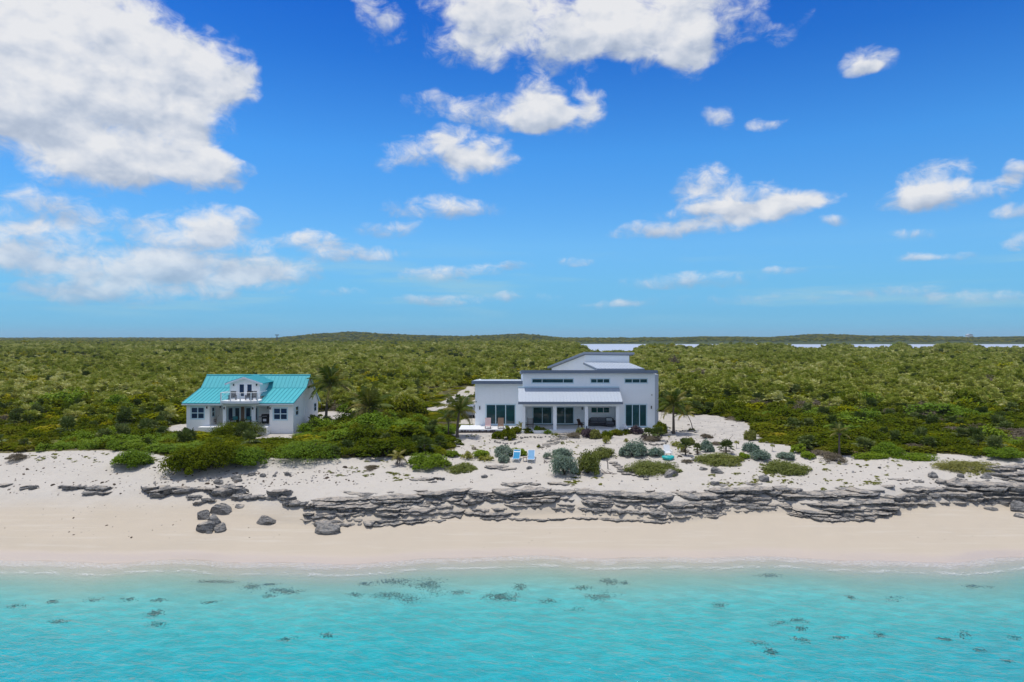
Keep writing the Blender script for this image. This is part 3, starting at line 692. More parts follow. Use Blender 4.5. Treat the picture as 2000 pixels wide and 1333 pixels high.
# ================================================================== cottage with teal roof
def cottage():
    R = thing('cottage', 'small white cottage with teal metal roof, dormer and front balcony', 'house')
    zx = lambda a: 330 + a / 5.553
    zy = lambda a: 690 + a / 5.553
    D = 82.4; W_ = lambda a: X(zx(a), D); Zw = lambda a: Z(zy(a), D)
    xl, xr = W_(190), W_(1348); zf = Z(zy(785), D) ; ze = Zw(548); g0 = 3.6
    DB = 92.9; rdY, rdZ = 88.8, Z(733, 88.8); bkY, bkZ = 87.0, Z(758.3, 87.0); feY, feZ = 81.95, Z(787.6, 81.95); beY = 93.4; beZ = Z(782.8, 93.4)
    # front wall: two wings and a recessed porch between
    wl = (W_(236), W_(385), Zw(716), Zw(585)); wr = (W_(1130), W_(1286), Zw(726), Zw(594)); pz = (W_(440), W_(1090), zf - .001, Zw(572))
    wall_open('front_wall', xl, xr, g0, ze + .25, D, D + .22, [wl, wr, (pz[0], pz[1], g0 - .0, pz[3])], M_cream, R)
    box('porch_floor', pz[0] + .002, pz[1] - .002, D, 85.6, g0, zf, M_cream, R)
    # side gables, following the roof line
    def gable(x0, x1):
        lo = .10
        poly = [(D + .222, g0), (DB - .222, g0), (DB - .222, beZ - lo + .30), (rdY, rdZ - lo - .1), (bkY, bkZ - lo - .05), (D + .222, feZ - lo + .06)]
        return poly
    sw = [(92.9 - 10.4, 0, 0, 0)]
    w1 = (X(577.6, 82.9) , 0)
    # right wall with two small windows: a panel with openings below, gable above
    yA = 83.3; yB = 90.4
    def y_at(px): return xr * F / (px - 1000)
    hw = [(y_at(zx(1374)), y_at(zx(1402)), Z(zy(668), y_at(zx(1388))), Z(zy(582), y_at(zx(1388)))), (y_at(zx(1574)), y_at(zx(1597)), Z(zy(624), y_at(zx(1586))), Z(zy(546), y_at(zx(1586))))]
    zmid = 8.0
    wall_open('side_wall', D + .222, DB - .222, g0, zmid, xr, xr - .22, hw, M_cream, R, axis='x')
    gp = [(D + .222, zmid + .001), (DB - .222, zmid + .001)] + ([(DB - .222, beZ - .02 + .2)] if beZ + .18 > zmid + .05 else []) + [(rdY, rdZ - .16), (bkY, bkZ - .12), (D + .222, feZ + .02)]
    gp = [p for p in gp if p[1] >= zmid]
    MB().prism(gp, 'x', xr - .22, xr).build('gable_wall', M_cream, R); MB().prism([(D + .222, g0), (DB - .222, g0)] + gp[2:], 'x', xl, xl + .22).build('gable_wall', M_cream, R)
    box('back_wall', xl, xr, DB - .22, DB, g0, beZ + .2, M_cream, R)
    for (a, b, c, d_) in hw:
        m = MB().box(xr - .06, xr + .03, a - .07, a, c - .07, d_ + .07).box(xr - .06, xr + .03, b, b + .07, c - .07, d_ + .07).box(xr - .06, xr + .029, a, b, d_, d_ + .07).box(xr - .06, xr + .029, a, b, c - .07, c).box(xr - .055, xr - .01, a, b, (c + d_) / 2 - .03, (c + d_) / 2 + .03)
        w = m.build('window', M_bluetrim, R)
        for z0, z1 in ((c, (c + d_) / 2 - .03), ((c + d_) / 2 + .03, d_)): box('pane', xr - .05, xr - .035, a, b, z0, z1, M_glass2, w)
    yd = y_at(zx(1465)); MB().bar((xr + .05, yd, Z(zy(500), yd)), (xr + .05, yd, 4.4), .035).build('downpipe', M_trim, R)
    box('meter_box', xr + .001, xr + .14, y_at(zx(1490)), y_at(zx(1545)), 4.7, 5.35, M_trim, R, .02)
    for w_ in (wl, wr): window(R, *w_, D, 2, M_bluetrim, M_glass2, .10, .1, rails=(.5,))
    # porch recess
    yb = 85.4
    dA = [X(zx(v), yb) for v in (628, 778, 820, 972)]
    dz1 = Z(zy(575), yb) - .05
    wall_open('porch_back_wall', pz[0] - .15, pz[1] + .15, zf, pz[3] + .4, yb, yb + .2, [(dA[0], dA[1], zf + .02, dz1), (dA[2], dA[3], zf + .02, dz1)], M_cream, R)
    for a, b in ((dA[0], dA[1]), (dA[2], dA[3])):
        mid = (a + b) / 2
        for s, (u0, u1) in enumerate(((a + .02, mid - .005), (mid + .005, b - .02))):
            d_ = MB().box(u0, u0 + .17, yb + .03, yb + .09, zf + .03, dz1 - .01).box(u1 - .17, u1, yb + .03, yb + .09, zf + .03, dz1 - .01).box(u0 + .17, u1 - .17, yb + .031, yb + .089, zf + .03, zf + .3).box(u0 + .17, u1 - .17, yb + .031, yb + .089, dz1 - .2, dz1 - .01).build('french_door', M_bluetrim, R)
            box('pane', u0 + .165, u1 - .165, yb + .055, yb + .065, zf + .295, dz1 - .195, M_glass2, d_)
            MB().bar((u1 - .08 if s == 0 else u0 + .08, yb - .02, zf + 1.), (u1 - .08 if s == 0 else u0 + .08, yb + .03, zf + 1.), .02).build('handle', M_black, d_)
    box('curtain', X(zx(782), yb), X(zx(816), yb), yb - .06, yb - .004, zf + .05, dz1 - .05, M_wood, R)
    # left inner porch wall with its window, right inner wall
    yw0, yw1 = 83.05, 83.85
    wall_open('porch_side_wall', D + .222, yb - .002, zf, pz[3] + .4, pz[0], pz[0] - .18, [(yw0, yw1, Z(zy(688), 83.4), Z(zy(585), 83.4) - .05)], M_cream, R, axis='x')
    wz0, wz1 = Z(zy(688), 83.4), Z(zy(585), 83.4) - .05
    w = MB().box(pz[0] - .1, pz[0] + .03, yw0 - .08, yw0 + .04, wz0 - .08, wz1 + .08).box(pz[0] - .1, pz[0] + .03, yw1 - .04, yw1 + .08, wz0 - .08, wz1 + .08).box(pz[0] - .1, pz[0] + .028, yw0 + .04, yw1 - .04, wz0 - .08, wz0 + .04).box(pz[0] - .1, pz[0] + .028, yw0 + .04, yw1 - .04, wz1 - .04, wz1 + .08).box(pz[0] - .08, pz[0] + .0, yw0 + .04, yw1 - .04, (wz0 + wz1) / 2 - .04, (wz0 + wz1) / 2 + .04).build('window', M_bluetrim, R)
    for q0, q1 in ((wz0 + .04, (wz0 + wz1) / 2 - .04), ((wz0 + wz1) / 2 + .04, wz1 - .04)): box('pane', pz[0] - .06, pz[0] - .045, yw0 + .04, yw1 - .04, q0, q1, M_glass2, w)
    box('porch_side_wall', pz[1], pz[1] + .18, D + .222, yb - .002, zf, pz[3] + .4, M_cream, R)
    box('porch_ceiling', pz[0] + .001, pz[1] - .001, D + .225, yb - .003, pz[3] + .15, pz[3] + .25, M_cream, R)
    for a, b in ((590, 626), (900, 940)): box('column', W_(a), W_(b), D - .16, D + .14, zf, pz[3] - .003, M_trim, R, .01)
    box('porch_beam', pz[0] - .1, pz[1] + .1, D - .2, D - .002, pz[3], pz[3] + .2, M_trim, R)
    box('porch_landing', W_(365), W_(1100), D - 1.25, D - .004, g0, zf - .04, M_cream, R, .02)
    # --- roof: steep upper slope, shallow skirt over the front rooms
    ox0, ox1 = X(354.5, feY), X(573.5, feY)
    rf = MB(); th = .10
    rf.slab([(ox0, bkY, bkZ), (ox1, bkY, bkZ), (ox1, rdY, rdZ), (ox0, rdY, rdZ)], th); rf.slab([(ox0, beY, beZ), (ox1, beY, beZ), (ox1, rdY + .002, rdZ), (ox0, rdY + .002, rdZ)], th)
    bal0, bal1 = X(zx(548), 81.2), X(zx(955), 81.2)
    yc = 84.6
    def zskirt(y): return feZ + (bkZ - feZ) * (y - feY) / (bkY - feY)
    for x0, x1, y0 in ((ox0, bal0 + .12, feY), (bal1 - .12, ox1, feY), (bal0 + .123, bal1 - .123, yc)):
        rf.slab([(x0, y0, zskirt(y0)), (x1, y0, zskirt(y0)), (x1, bkY - .003, bkZ), (x0, bkY - .003, bkZ)], th)
    roof = rf.build('roof', M_teal, R)
    MB().bar((ox0 - .02, rdY, rdZ + .02), (ox1 + .02, rdY, rdZ + .02), .09, 6).build('ridge_cap', M_teal, roof)
    MB().box(ox0, ox1, bkY - .06, bkY + .04, bkZ - .02, bkZ + .035).build('slope_break', M_teal, roof)
    def seams(x0, x1, y0, z0, y1, z1, n):
        up = .045
        for k in range(n + 1):
            x = x0 + (x1 - x0) * k / n
            MB().slab([(x - .018, y0, z0 + up), (x + .018, y0, z0 + up), (x + .018, y1, z1 + up), (x - .018, y1, z1 + up)], up - .002).build('seam', M_teal, roof)
    seams(ox0 + .02, ox1 - .02, bkY + .05, bkZ + .05, rdY - .06, rdZ - .05, 27)
    nl = max(1, round((bal0 + .1 - ox0) / .497)); seams(ox0 + .02, bal0 + .1, feY + .01, feZ, bkY - .07, bkZ, nl)
    nl = max(1, round((ox1 - bal1 + .1) / .497)); seams(bal1 - .1, ox1 - .02, feY + .01, feZ, bkY - .07, bkZ, nl)
    for x0, x1 in ((ox0 + .002, bal0 + .12), (bal1 - .12, ox1 - .002)): box('fascia', x0, x1, feY - .02, feY + .02, feZ - .25, feZ - .11, M_trim, roof)
    for x in (ox0 + .01, ox1 - .05):
        MB().slab([(x, feY + .03, feZ - .10), (x + .04, feY + .03, feZ - .10), (x + .04, bkY, bkZ - .10), (x, bkY, bkZ - .10)], .16).slab([(x, bkY, bkZ - .10), (x + .04, bkY, bkZ - .10), (x + .04, rdY, rdZ - .10), (x, rdY, rdZ - .10)], .16).slab([(x, beY, beZ - .10), (x + .04, beY, beZ - .10), (x + .04, rdY, rdZ - .10), (x, rdY, rdZ - .10)], .16).build('barge_board', M_trim, roof)
    # --- dormer
    yd0 = 84.5; dx0, dx1 = X(zx(660), yd0), X(zx(988), yd0); dzb = Z(zy(518), 81.6); dze = Z(zy(318), yd0); dzp = Z(zy(262), yd0)
    xm = (dx0 + dx1) / 2 - .0
    dd0, dd1 = X(zx(745), yd0), X(zx(916), yd0); dtop = Z(zy(322), yd0) - .05
    wall_open('dormer_wall', dx0, dx1, dzb, dze, yd0, yd0 + .2, [(dd0, dd1, dzb + .03, dtop)], M_cream, R)
    MB().prism([(dx0, dze + .001), (dx1, dze + .001), (xm, dzp - .06)], 'y', yd0 + .002, yd0 + .2).build('dormer_gable', M_cream, R)
    for x in (dx0, dx1 - .2): box('dormer_side_wall', x, x + .2, yd0 + .202, 89.0, dzb, dze, M_cream, R)
    mid = (dd0 + dd1) / 2
    for s, (u0, u1) in enumerate(((dd0 + .02, mid - .005), (mid + .005, dd1 - .02))):
        d_ = MB().box(u0, u0 + .2, yd0 + .03, yd0 + .09, dzb + .04, dtop - .01).box(u1 - .2, u1, yd0 + .03, yd0 + .09, dzb + .04, dtop - .01).box(u0 + .2, u1 - .2, yd0 + .031, yd0 + .089, dzb + .04, dzb + .28).box(u0 + .2, u1 - .2, yd0 + .031, yd0 + .089, dtop - .16, dtop - .01).build('french_door', M_trim, R)
        box('pane', u0 + .195, u1 - .195, yd0 + .055, yd0 + .065, dzb + .275, dtop - .155, M_glass2, d_)
    sl = (dzp - dze) / (xm - dx0)
    dr = MB(); o_ = .48; yE = 89.4; yF = yd0 - .38; zo = dze - sl * o_
    dr.slab([(dx0 - o_, yF, zo + .1), (xm, yF, dzp + .1), (xm, yE, dzp + .1), (dx0 - o_, yE, zo + .1)], .08)
    dr.slab([(xm + .002, yF, dzp + .1), (dx1 + o_, yF, zo + .1), (dx1 + o_, yE, zo + .1), (xm + .002, yE, dzp + .1)], .08)
    dro = dr.build('dormer_roof', M_teal, R)
    for a, b in (((dx0 - o_, zo), (xm, dzp)), ((xm, dzp), (dx1 + o_, zo))):
        MB().add([(a[0], yF - .03, a[1] - .16), (b[0], yF - .03, b[1] - .16), (b[0], yF + .02, b[1] - .16), (a[0], yF + .02, a[1] - .16), (a[0], yF - .03, a[1] + .05), (b[0], yF - .03, b[1] + .05), (b[0], yF + .02, b[1] + .05), (a[0], yF + .02, a[1] + .05)], BF).build('barge_board', M_trim, dro)
    for k in range(9):
        for s in (-1, 1):
            y = yF + .35 + k * .5
            if y > yE: continue
            x1_ = dx1 + o_ if s > 0 else dx0 - o_
            MB().add([(xm, y - .016, dzp + .102), (x1_, y - .016, zo + .102), (x1_, y + .016, zo + .102), (xm, y + .016, dzp + .102), (xm, y - .016, dzp + .14), (x1_, y - .016, zo + .14), (x1_, y + .016, zo + .14), (xm, y + .016, dzp + .14)], BF).build('seam', M_teal, dro)
    # --- balcony
    yB0 = 81.05; fz = dzb
    n = 12; pl = [(bal0, yc), (bal0, yB0 + .35)] + [(bal0 + (bal1 - bal0) * k / n, yB0 + .35 - .35 * math.sin(math.pi * k / n)) for k in range(1, n)] + [(bal1, yB0 + .35), (bal1, yc)]
    m = MB(); nn = len(pl); v = [(x, y, fz - .30) for x, y in pl] + [(x, y, fz) for x, y in pl]
    m.add(v, [(k, (k + 1) % nn, nn + (k + 1) % nn, nn + k) for k in range(nn)] + [tuple(range(nn))[::-1], tuple(range(nn, 2 * nn))]); m.build('balcony', M_trim, R)
    def edge(k): return (bal0 + (bal1 - bal0) * k, yB0 + .42 - .35 * math.sin(math.pi * k))
    rail = MB(); hr = .98
    pts = [(bal0 + .05, yc)] + [edge(k / 12) for k in range(13)] + [(bal1 - .05, yc)]
    pts[1] = (bal0 + .05, pts[1][1]); pts[-2] = (bal1 - .05, pts[-2][1])
    for a, b in zip(pts, pts[1:]): rail.bar((a[0], a[1], fz + hr), (b[0], b[1], fz + hr), .035, 6)
    rl = rail.build('railing', M_trim, R)
    for f in (0.012, .29, .56, .83, .988):
        x, y = edge(f); box('railing_post', x - .055, x + .055, y - .055, y + .055, fz - .02, fz + hr + .02, M_trim, rl)
    for k in range(1, 6):
        c = MB()
        for a, b in zip(pts, pts[1:]): c.bar((a[0], a[1], fz + k * .15), (b[0], b[1], fz + k * .15), .008, 4)
        c.build('railing_cable', M_trim, rl)
    for zxv, yv, zyv, in ((413, D, 590), (1100, D, 600), (600, D - .16, 597), (910, D - .16, 600), (703, yd0, 345), (952, yd0, 345), (560, yb, 583), (1075, yb, 590)):
        sconce(R, X(zx(zxv), yv), yv, Z(zy(zyv), yv), .24)
    return R, zf, fz
COTTAGE, CZF, CBZ = cottage()
# ------------------------------------------------------------------ limestone
def rock_material():
    m, t, out = material('grey_limestone')
    geo = t.node('ShaderNodeNewGeometry'); pos = geo.outputs['Position']
    oi = t.node('ShaderNodeObjectInfo').outputs['Random']
    n1 = t.noise(pos, 1.1, 6, .65); n2 = t.noise(pos, 6., 6, .7); st = t.noise(t.v('MULTIPLY', pos, (.7, .7, 6.)), 1.4, 5, .65)
    vor = t.node('ShaderNodeTexVoronoi'); t.put(vor.inputs['Vector'], pos); vor.inputs['Scale'].default_value = 5.
    c = t.mix(n1, (.20, .197, .19), (.46, .44, .41))
    c = t.mix(t.m('MULTIPLY', t.step(st, .47, .58), .75), c, (.12, .12, .118))
    c = t.mix(t.m('MULTIPLY', t.step(n2, .50, .62), .75), c, (.07, .07, .07))
    c = t.mix(t.m('MULTIPLY', oi, .3), c, (.34, .33, .31))
    nz = t.xyz(geo.outputs['Normal'])[2]
    # wind-blown sand caught in the hollows of the upper faces
    sandf = t.m('MULTIPLY', t.step(nz, .75, .97), t.step(t.noise(pos, 1.3, 6, .72), .43, .56))
    c = t.mix(t.m('MULTIPLY', sandf, .85), c, (.58, .51, .42))
    pit = t.step(vor.outputs['Distance'], .05, .45)
    h = t.m('ADD', t.m('ADD', t.m('MULTIPLY', n2, 1.), t.m('MULTIPLY', st, .9)), t.m('MULTIPLY', pit, .35))
    principled(t, out, c, .93, .15, t.bump(h, 1., .22)); return m
M_rock = rock_material()
def rock_mesh(name, lx, ly, th, seed, flat=.75, segs=30, rings=7, under=.25, facets=0):
    """irregular slab or boulder: noisy outline, broken edge in layers, rough top"""
    rnd = random.Random(seed); ox, oy = rnd.uniform(0, 90), rnd.uniform(0, 90)
    a = np.linspace(0, 2 * np.pi, segs, endpoint=False)
    base = .55 + .70 * fbm(np.cos(a) * 1.3 + ox, np.sin(a) * 1.3 + oy, seed, 4) + .10 * (np.array([rnd.random() for _ in a]) - .5)
    sq = 1 / np.maximum(np.abs(np.cos(a)) ** 3.6 + np.abs(np.sin(a)) ** 3.6, 1e-6) ** (1 / 3.6)
    r = base * sq
    V = []; zs = np.linspace(0, 1, rings)
    for k, zt in enumerate(zs):
        f = 1 - under * (1 - zt) ** 1.2 + .09 * (rnd.random() - .5) - (.10 if k == rings - 1 else 0)
        jit = 1 + .13 * (fbm(np.cos(a) * 3 + ox, np.sin(a) * 3 + k * 1.7, seed + 5, 3) - .5)
        zz = (zt - .5) * th + th * .25 * (fbm(np.cos(a) * 1.5 + ox, np.sin(a) * 1.5 + k * .3, seed + 7, 3) - .5)
        V.append(np.stack([np.cos(a) * r * f * jit * lx / 2, np.sin(a) * r * f * jit * ly / 2, zz], -1))
    for q in (.72, .42, .16):
        zz = .5 * th + th * .55 * (1 - flat) * (1 - q) * 2 + th * .5 * (fbm(np.cos(a) * q * 2.6 + ox, np.sin(a) * q * 2.6 + oy, seed + 9, 3) - .5)
        V.append(np.stack([np.cos(a) * r * q * lx / 2, np.sin(a) * r * q * ly / 2, zz], -1))
    n = segs; R_ = len(V); P_ = np.concatenate(V + [np.array([[0, 0, .5 * th + th * .6 * (1 - flat)], [0, 0, -.5 * th]])])
    for q in range(facets):      # broken flat faces
        nv = np.array([rnd.gauss(0, 1), rnd.gauss(0, 1), rnd.gauss(.25, .55)]); nv /= np.linalg.norm(nv); hs_ = np.array([lx / 2, ly / 2, th / 2])
        dlim = np.linalg.norm(nv * hs_) * rnd.uniform(.55, .8); over = np.maximum(P_ @ nv - dlim, 0); P_ = P_ - over[:, None] * nv
    f = []
    for k in range(R_ - 1):
        for j in range(n): f.append((k * n + j, k * n + (j + 1) % n, (k + 1) * n + (j + 1) % n, (k + 1) * n + j))
    t_ = R_ * n
    f += [((R_ - 1) * n + j, (R_ - 1) * n + (j + 1) % n, t_) for j in range(n)] + [((j + 1) % n, j, t_ + 1) for j in range(n)]
    me = bpy.data.meshes.new(name); me.from_pydata([tuple(map(float, p)) for p in P_], [], f); me.materials.append(M_rock); me.update(); return me
SLABS = [rock_mesh('slab', 1, 1, 1, 100 + k) for k in range(14)]

# ---- the ledge: bedded slabs stepping up from the beach, in separate outcrops
LEDGES = [  # photo range, layers, label
 (590, 722, 6, 'broad ledge of bedded grey limestone with sand-filled top behind the two-tier boulder'),
 (722, 905, 6, 'grey layered limestone ledge with long thin beds and an undercut curved front'),
 (905, 1125, 5, 'low grey limestone ledge above a thin dark bed standing out of the sand'),
 (1125, 1318, 6, 'thick pitted grey limestone ledge ending in a square broken corner'),
 (1318, 1420, 4, 'short set of grey limestone beds rising over a pale sand notch'),
 (1420, 1545, 5, 'grey limestone ledge with a straight stepped front of flat beds'),
 (1545, 1752, 7, 'bulging grey limestone ledge with a curled lowest bed at its foot'),
 (1752, 2060, 2, 'dark undercut grey limestone ledge shading the sand below its lip'),
]
def strip_slab(name, ln, dep, th, seed, rough=.30):
    """one limestone bed: ragged broken front in thin layers, uneven top, back lost in the sand"""
    g = np.random.default_rng(seed); n = max(10, int(ln / .12)); o = g.uniform(0, 99)
    xs = np.linspace(-ln / 2, ln / 2, n) + g.normal(0, .02, n)
    f = (fbm(xs * .55 + o, xs * 0 + seed, seed, 5) - .5) * rough * 3.2 + (vnoise(xs * 3.1 + o, xs * 0, seed + 3) - .5) * .30 + (vnoise(xs * 7. + o, xs * 0, seed + 4) - .5) * .14 + g.normal(0, .03, n)
    edge = np.clip(np.minimum(xs - xs.min(), xs.max() - xs) / (.28 * min(ln, 3.)), 0, 1) ** .6
    f = f + (1 - edge) * dep * .55
    lay = 5; V = []
    for k in range(lay):
        t_ = k / (lay - 1); off = .42 * (1 - t_) ** 1.5 * th / .4 + g.normal(0, .07) + (vnoise(xs * 2.3 + k * 5, xs * 0 + o, seed + k) - .5) * .24
        if k == lay - 1: off = off + .05
        z = -th * .6 + th * 1.1 * t_ + (fbm(xs * .6 + o, xs * 0 + k * .25, seed + 7, 3) - .5) * th * .5
        V.append(np.stack([xs, f + off, z], -1))
    for q, zz in ((.16, .02), (.42, .03), (.72, 0), (1., -.35)):
        yq = f + (dep - f * .5) * q + (vnoise(xs * 1.4 + o, xs * 0 + q * 9, seed + 11) - .5) * .25
        z = th * .5 + zz * th + (fbm(xs * 1.1 + o, xs * 0 + q * 4, seed + 13, 4) - .5) * th * .75 - (1 - edge) * th * .4
        V.append(np.stack([xs, yq, z], -1))
    R_ = len(V); P_ = np.concatenate(V)
    i = (np.arange(R_ - 1)[:, None] * n + np.arange(n - 1)[None, :]).ravel(); Fq = np.stack([i, i + 1, i + n + 1, i + n], -1)
    return np_mesh(name, P_, Fq, M_rock, smooth=False)
def ledge_outcrops():
    rnd = random.Random(11); sd = 500
    for li, (p0, p1, nl, lab) in enumerate(LEDGES):
        pm = (p0 + p1) / 2; Dm = 55.5
        xm = X(pm, Dm); Lm = float(ledge_line(xm)); bm_ = float(ledge_base(xm)); R = thing('rock_ledge', lab, 'rock ledge', (xm, Lm, bm_))
        x0 = X(p0, float(ledge_line(X(p0, Dm)))); x1 = X(p1, float(ledge_line(X(p1, Dm))))
        top = 1.5; nl += 3
        for k in range(nl):
            x = x0 + rnd.uniform(-.5, .4); dz = top / nl
            while x < x1 - .4:
                ln = rnd.uniform(2.6, 9.0) if k % 2 == 0 else rnd.uniform(1.4, 6.0); ln = min(ln, max(x1 - x + .4, 1.2))
                xc = x + ln / 2; L = float(ledge_line(xc)); zb = float(ledge_base(xc)); sd += 1
                if rnd.random() < (.95 if k < 2 else .84):
                    dep = rnd.uniform(1.3, 2.6); th = dz * rnd.uniform(1.0, 2.1)
                    yc = L + k * .24 + rnd.uniform(-.25, .3); zc = zb - .02 + dz * (k + .5) + rnd.uniform(-.05, .05)
                    sl = (float(ledge_line(x + ln)) - float(ledge_line(x))) / ln
                    o = link('slab', strip_slab('slab', ln * 1.08, dep, th, sd), R, (xc - xm, yc - Lm, zc - bm_))
                    o.rotation_euler = (rnd.uniform(-.03, .05), rnd.uniform(-.025, .025), math.atan(sl) * .9 + rnd.uniform(-.05, .05))
                x += ln * rnd.uniform(.82, .99)
        for q in range(int((x1 - x0) * .55)):        # crumbling upper surface
            xc = rnd.uniform(x0, x1); L = float(ledge_line(xc)); y = L + rnd.uniform(1.7, 3.9); ln = rnd.uniform(.7, 3.2); sd += 1
            o = link('slab', strip_slab('slab', ln, rnd.uniform(.5, 1.1), rnd.uniform(.12, .25), sd, .2), R, (xc - xm, y - Lm, gh(xc, y) + .0 - bm_))
            o.rotation_euler = (rnd.uniform(-.05, .08), rnd.uniform(-.05, .05), rnd.uniform(-.2, .2))
ledge_outcrops()
def thin_bed(pts, label, w=.5, th=.16):
    """long thin bed along photo points"""
    rnd = random.Random(len(pts) * 7); R = None
    for (a, b), (c, d_) in zip(pts, pts[1:]):
        xa, ya, za = P(a, b); xb, yb, zb = P(c, d_)
        if R is None: R = thing('rock_ledge', label, 'rock ledge', (xa, ya, za)); o0 = (xa, ya, za)
        ln = math.hypot(xb - xa, yb - ya)
        o = link('slab', strip_slab('slab', ln * 1.15, w * rnd.uniform(.8, 1.3), th * rnd.uniform(.8, 1.3), 900 + int(a), .12), R, ((xa + xb) / 2 - o0[0], (ya + yb) / 2 - o0[1], (za + zb) / 2 + th * .3 - o0[2]))
        o.rotation_euler = (0, 0, math.atan2(yb - ya, xb - xa))
thin_bed([(940, 1015), (985, 1017), (1030, 1020), (1075, 1019), (1120, 1015), (1165, 1017), (1215, 1020), (1260, 1022), (1312, 1022)], 'thin dark strip of rock running along the sand at the ledge foot')
thin_bed([(700, 1029), (745, 1030), (790, 1025), (835, 1022), (868, 1022)], 'narrow flat rock lip jutting from the foot of the undercut ledge', .6)
thin_bed([(1312, 1018), (1350, 1009), (1400, 1001), (1418, 998)], 'slim sloping rock bed crossing the pale sand notch')
thin_bed([(1535, 1006), (1570, 1014), (1610, 1020), (1660, 1021), (1700, 1020), (1714, 1011)], 'curled grey rock bed lying on the sand below the bulging ledge', .7, .24)
# left outcrops: broken groups of low slabs
def outcrop(pts, label, sc=1.0, seed=1):
    rnd = random.Random(seed); x0, y0, z0 = P(*pts[0][:2]); R = thing('rock_outcrop', label, 'rock', (x0, y0, z0))
    for (a, b, wpx, hpx) in pts:
        x, y, z = P(a, b); w = wpx * y / F; h = hpx * y / F * .8
        o = link('slab', strip_slab('slab', w * 1.1, w * rnd.uniform(.4, .62), h * 1.1, 1200 + int(a * 3 + b), .22), R, (x - x0, y - y0, z + h * .42 - z0))
        o.rotation_euler = (rnd.uniform(-.05, .1), rnd.uniform(-.07, .07), rnd.uniform(-.3, .3))
outcrop([(0,952,32,5),(48,957,22,8),(62,956,16,9)], 'low dark rocks half buried in sand at the far end of the beach', 1, 3)
outcrop([(118,958,20,9),(135,960,30,11),(150,958,20,9)], 'low dark slabs in the sand before the lone round bush', 1, 4)
outcrop([(180,964,40,12),(195,962,28,9),(168,971,24,10),(191,972,18,9),(210,968,14,6)], 'cluster of dark flat rocks between sand drifts below the bushes', 1, 5)
outcrop([(285,965,34,14),(310,972,50,16),(335,970,44,15),(358,968,44,14),(300,976,30,12),(372,978,30,10),(330,962,60,10),(392,962,40,9)], 'long broken outcrop of pitted grey rock west of the tall boulder', 1, 6)
outcrop([(402,984,26,12),(428,976,50,20),(450,972,46,18),(462,980,36,14),(440,964,50,14),(415,968,36,12),(388,990,24,9)], 'jumbled grey outcrop above the dark square block', 1, 7)
outcrop([(492,978,44,9),(515,982,44,11),(540,976,44,18),(552,986,40,14),(570,994,36,16),(590,990,26,9),(475,974,26,9)], 'slanting grey rock ridge running down to the broad ledge', 1, 8)
outcrop([(604,1002,24,14),(612,996,30,10),(600,1012,20,10)], 'small dark rock shelf at the corner of the broad ledge', 1, 9)
# boulders
def boulder(parts, label, name='boulder'):
    R = None
    for i, (a, b, wpx, hpx, dep, rz, tilt, seed) in enumerate(parts):
        x, y, z = P(a, b)
        if R is None: R = thing(name, label, 'boulder', (x, y, z)); o0 = (x, y, z)
        w = wpx * y / F; h = hpx * y / F * .66
        me = rock_mesh('boulder_block', w * 1.12, dep * 1.1, h * 1.15, seed, .5, 26, 9, .10, 9)
        o = link('boulder_block', me, R, (x - o0[0], y - o0[1] + dep * .4, z + h * .38 - o0[2])); o.rotation_euler = (tilt, tilt * .7, rz)
boulder([(398,1042,44,34,1.0,.2,.12,201),(413,1034,36,40,.9,-.3,-.25,202),(396,1016,26,22,.8,.1,.2,203),(427,1040,26,20,.7,.5,-.5,204),(407,1044,18,8,.5,.2,0,206)], 'tall cracked grey boulder leaning with broken chunks at its right side')
boulder([(427,1006,46,20,1.1,.02,0,210)], 'dark square rock block sitting just above the tall boulder')
boulder([(468,994,24,8,.6,.2,.1,211)], 'small dark wedge of rock right of the square block')
boulder([(516,1027,50,17,1.2,.1,.1,212)], 'flat angular slab of grey stone lying alone on the sand')
boulder([(632,1046,66,20,1.3,-.05,0,213),(632,1032,40,20,.9,.2,.05,214)], 'two-tier grey boulder resting on the sand before the broad ledge')
boulder([(2000,1002,40,24,1.2,.1,0,215),(1996,1012,30,8,.8,.1,0,216)], 'dark boulder cut by the end of the undercut ledge')
boulder([(1941,999,26,7,.8,.1,0,217)], 'low rock barely rising from the sand below the dark undercut ledge')
ROCKS = [(425,947,22,8,'flat grey stone above the jumbled outcrop'),(462,937,22,9,'pale grey stone below the seagrape thicket, higher of a close pair'),(460,942,20,6,'pale grey stone below the seagrape thicket, lower of a close pair'),
 (512,933,14,6,'small grey stone on open sand past the seagrape thicket'),(562,930,14,7,'small grey stone below the glossy bright bush'),(490,930,18,6,'flat pale stone at the foot of the seagrape thicket'),(536,932,10,4,'pebble-sized stone on open sand below the thicket'),
 (1312,931,37,14,'long flat grey rock at the tip of the creeping green mat'),(1263,934,14,5,'small flat stone left of the long flat rock'),(1400,926,24,12,'rounded pale rock under the wide green mat'),(1374,919,18,7,'grey rock stub under the wide green mat, by a paler rounded rock'),(1397,949,22,9,'jagged little rock among yellow sprouts'),
 (1494,942,22,11,'smooth pale oval rock before the pointed green mat'),(1357,901,14,5,'small pale rock beside the thatch palms'),(1930,935,24,9,'rounded grey rock near the stony bank'),
 (1827,934,24,10,'rounded grey rock, highest of the five on the open dune'),(1840,946,28,12,'largest rounded grey rock of the five on the open dune'),(1866,942,20,8,'rounded grey rock, rightmost low one of the five on the dune'),(1879,934,18,7,'pale rounded rock of the five, nearest the creeping vine'),(1851,951,12,4,'smallest rounded rock of the five on the open dune'),
 (1719,916,7,4,'tiny blue-grey stone on the dune below the bright bushes'),(1035,917,12,5,'grey stone on bare sand below the blue loungers'),(947,934,16,6,'half-buried pale stone below the olive mat')]
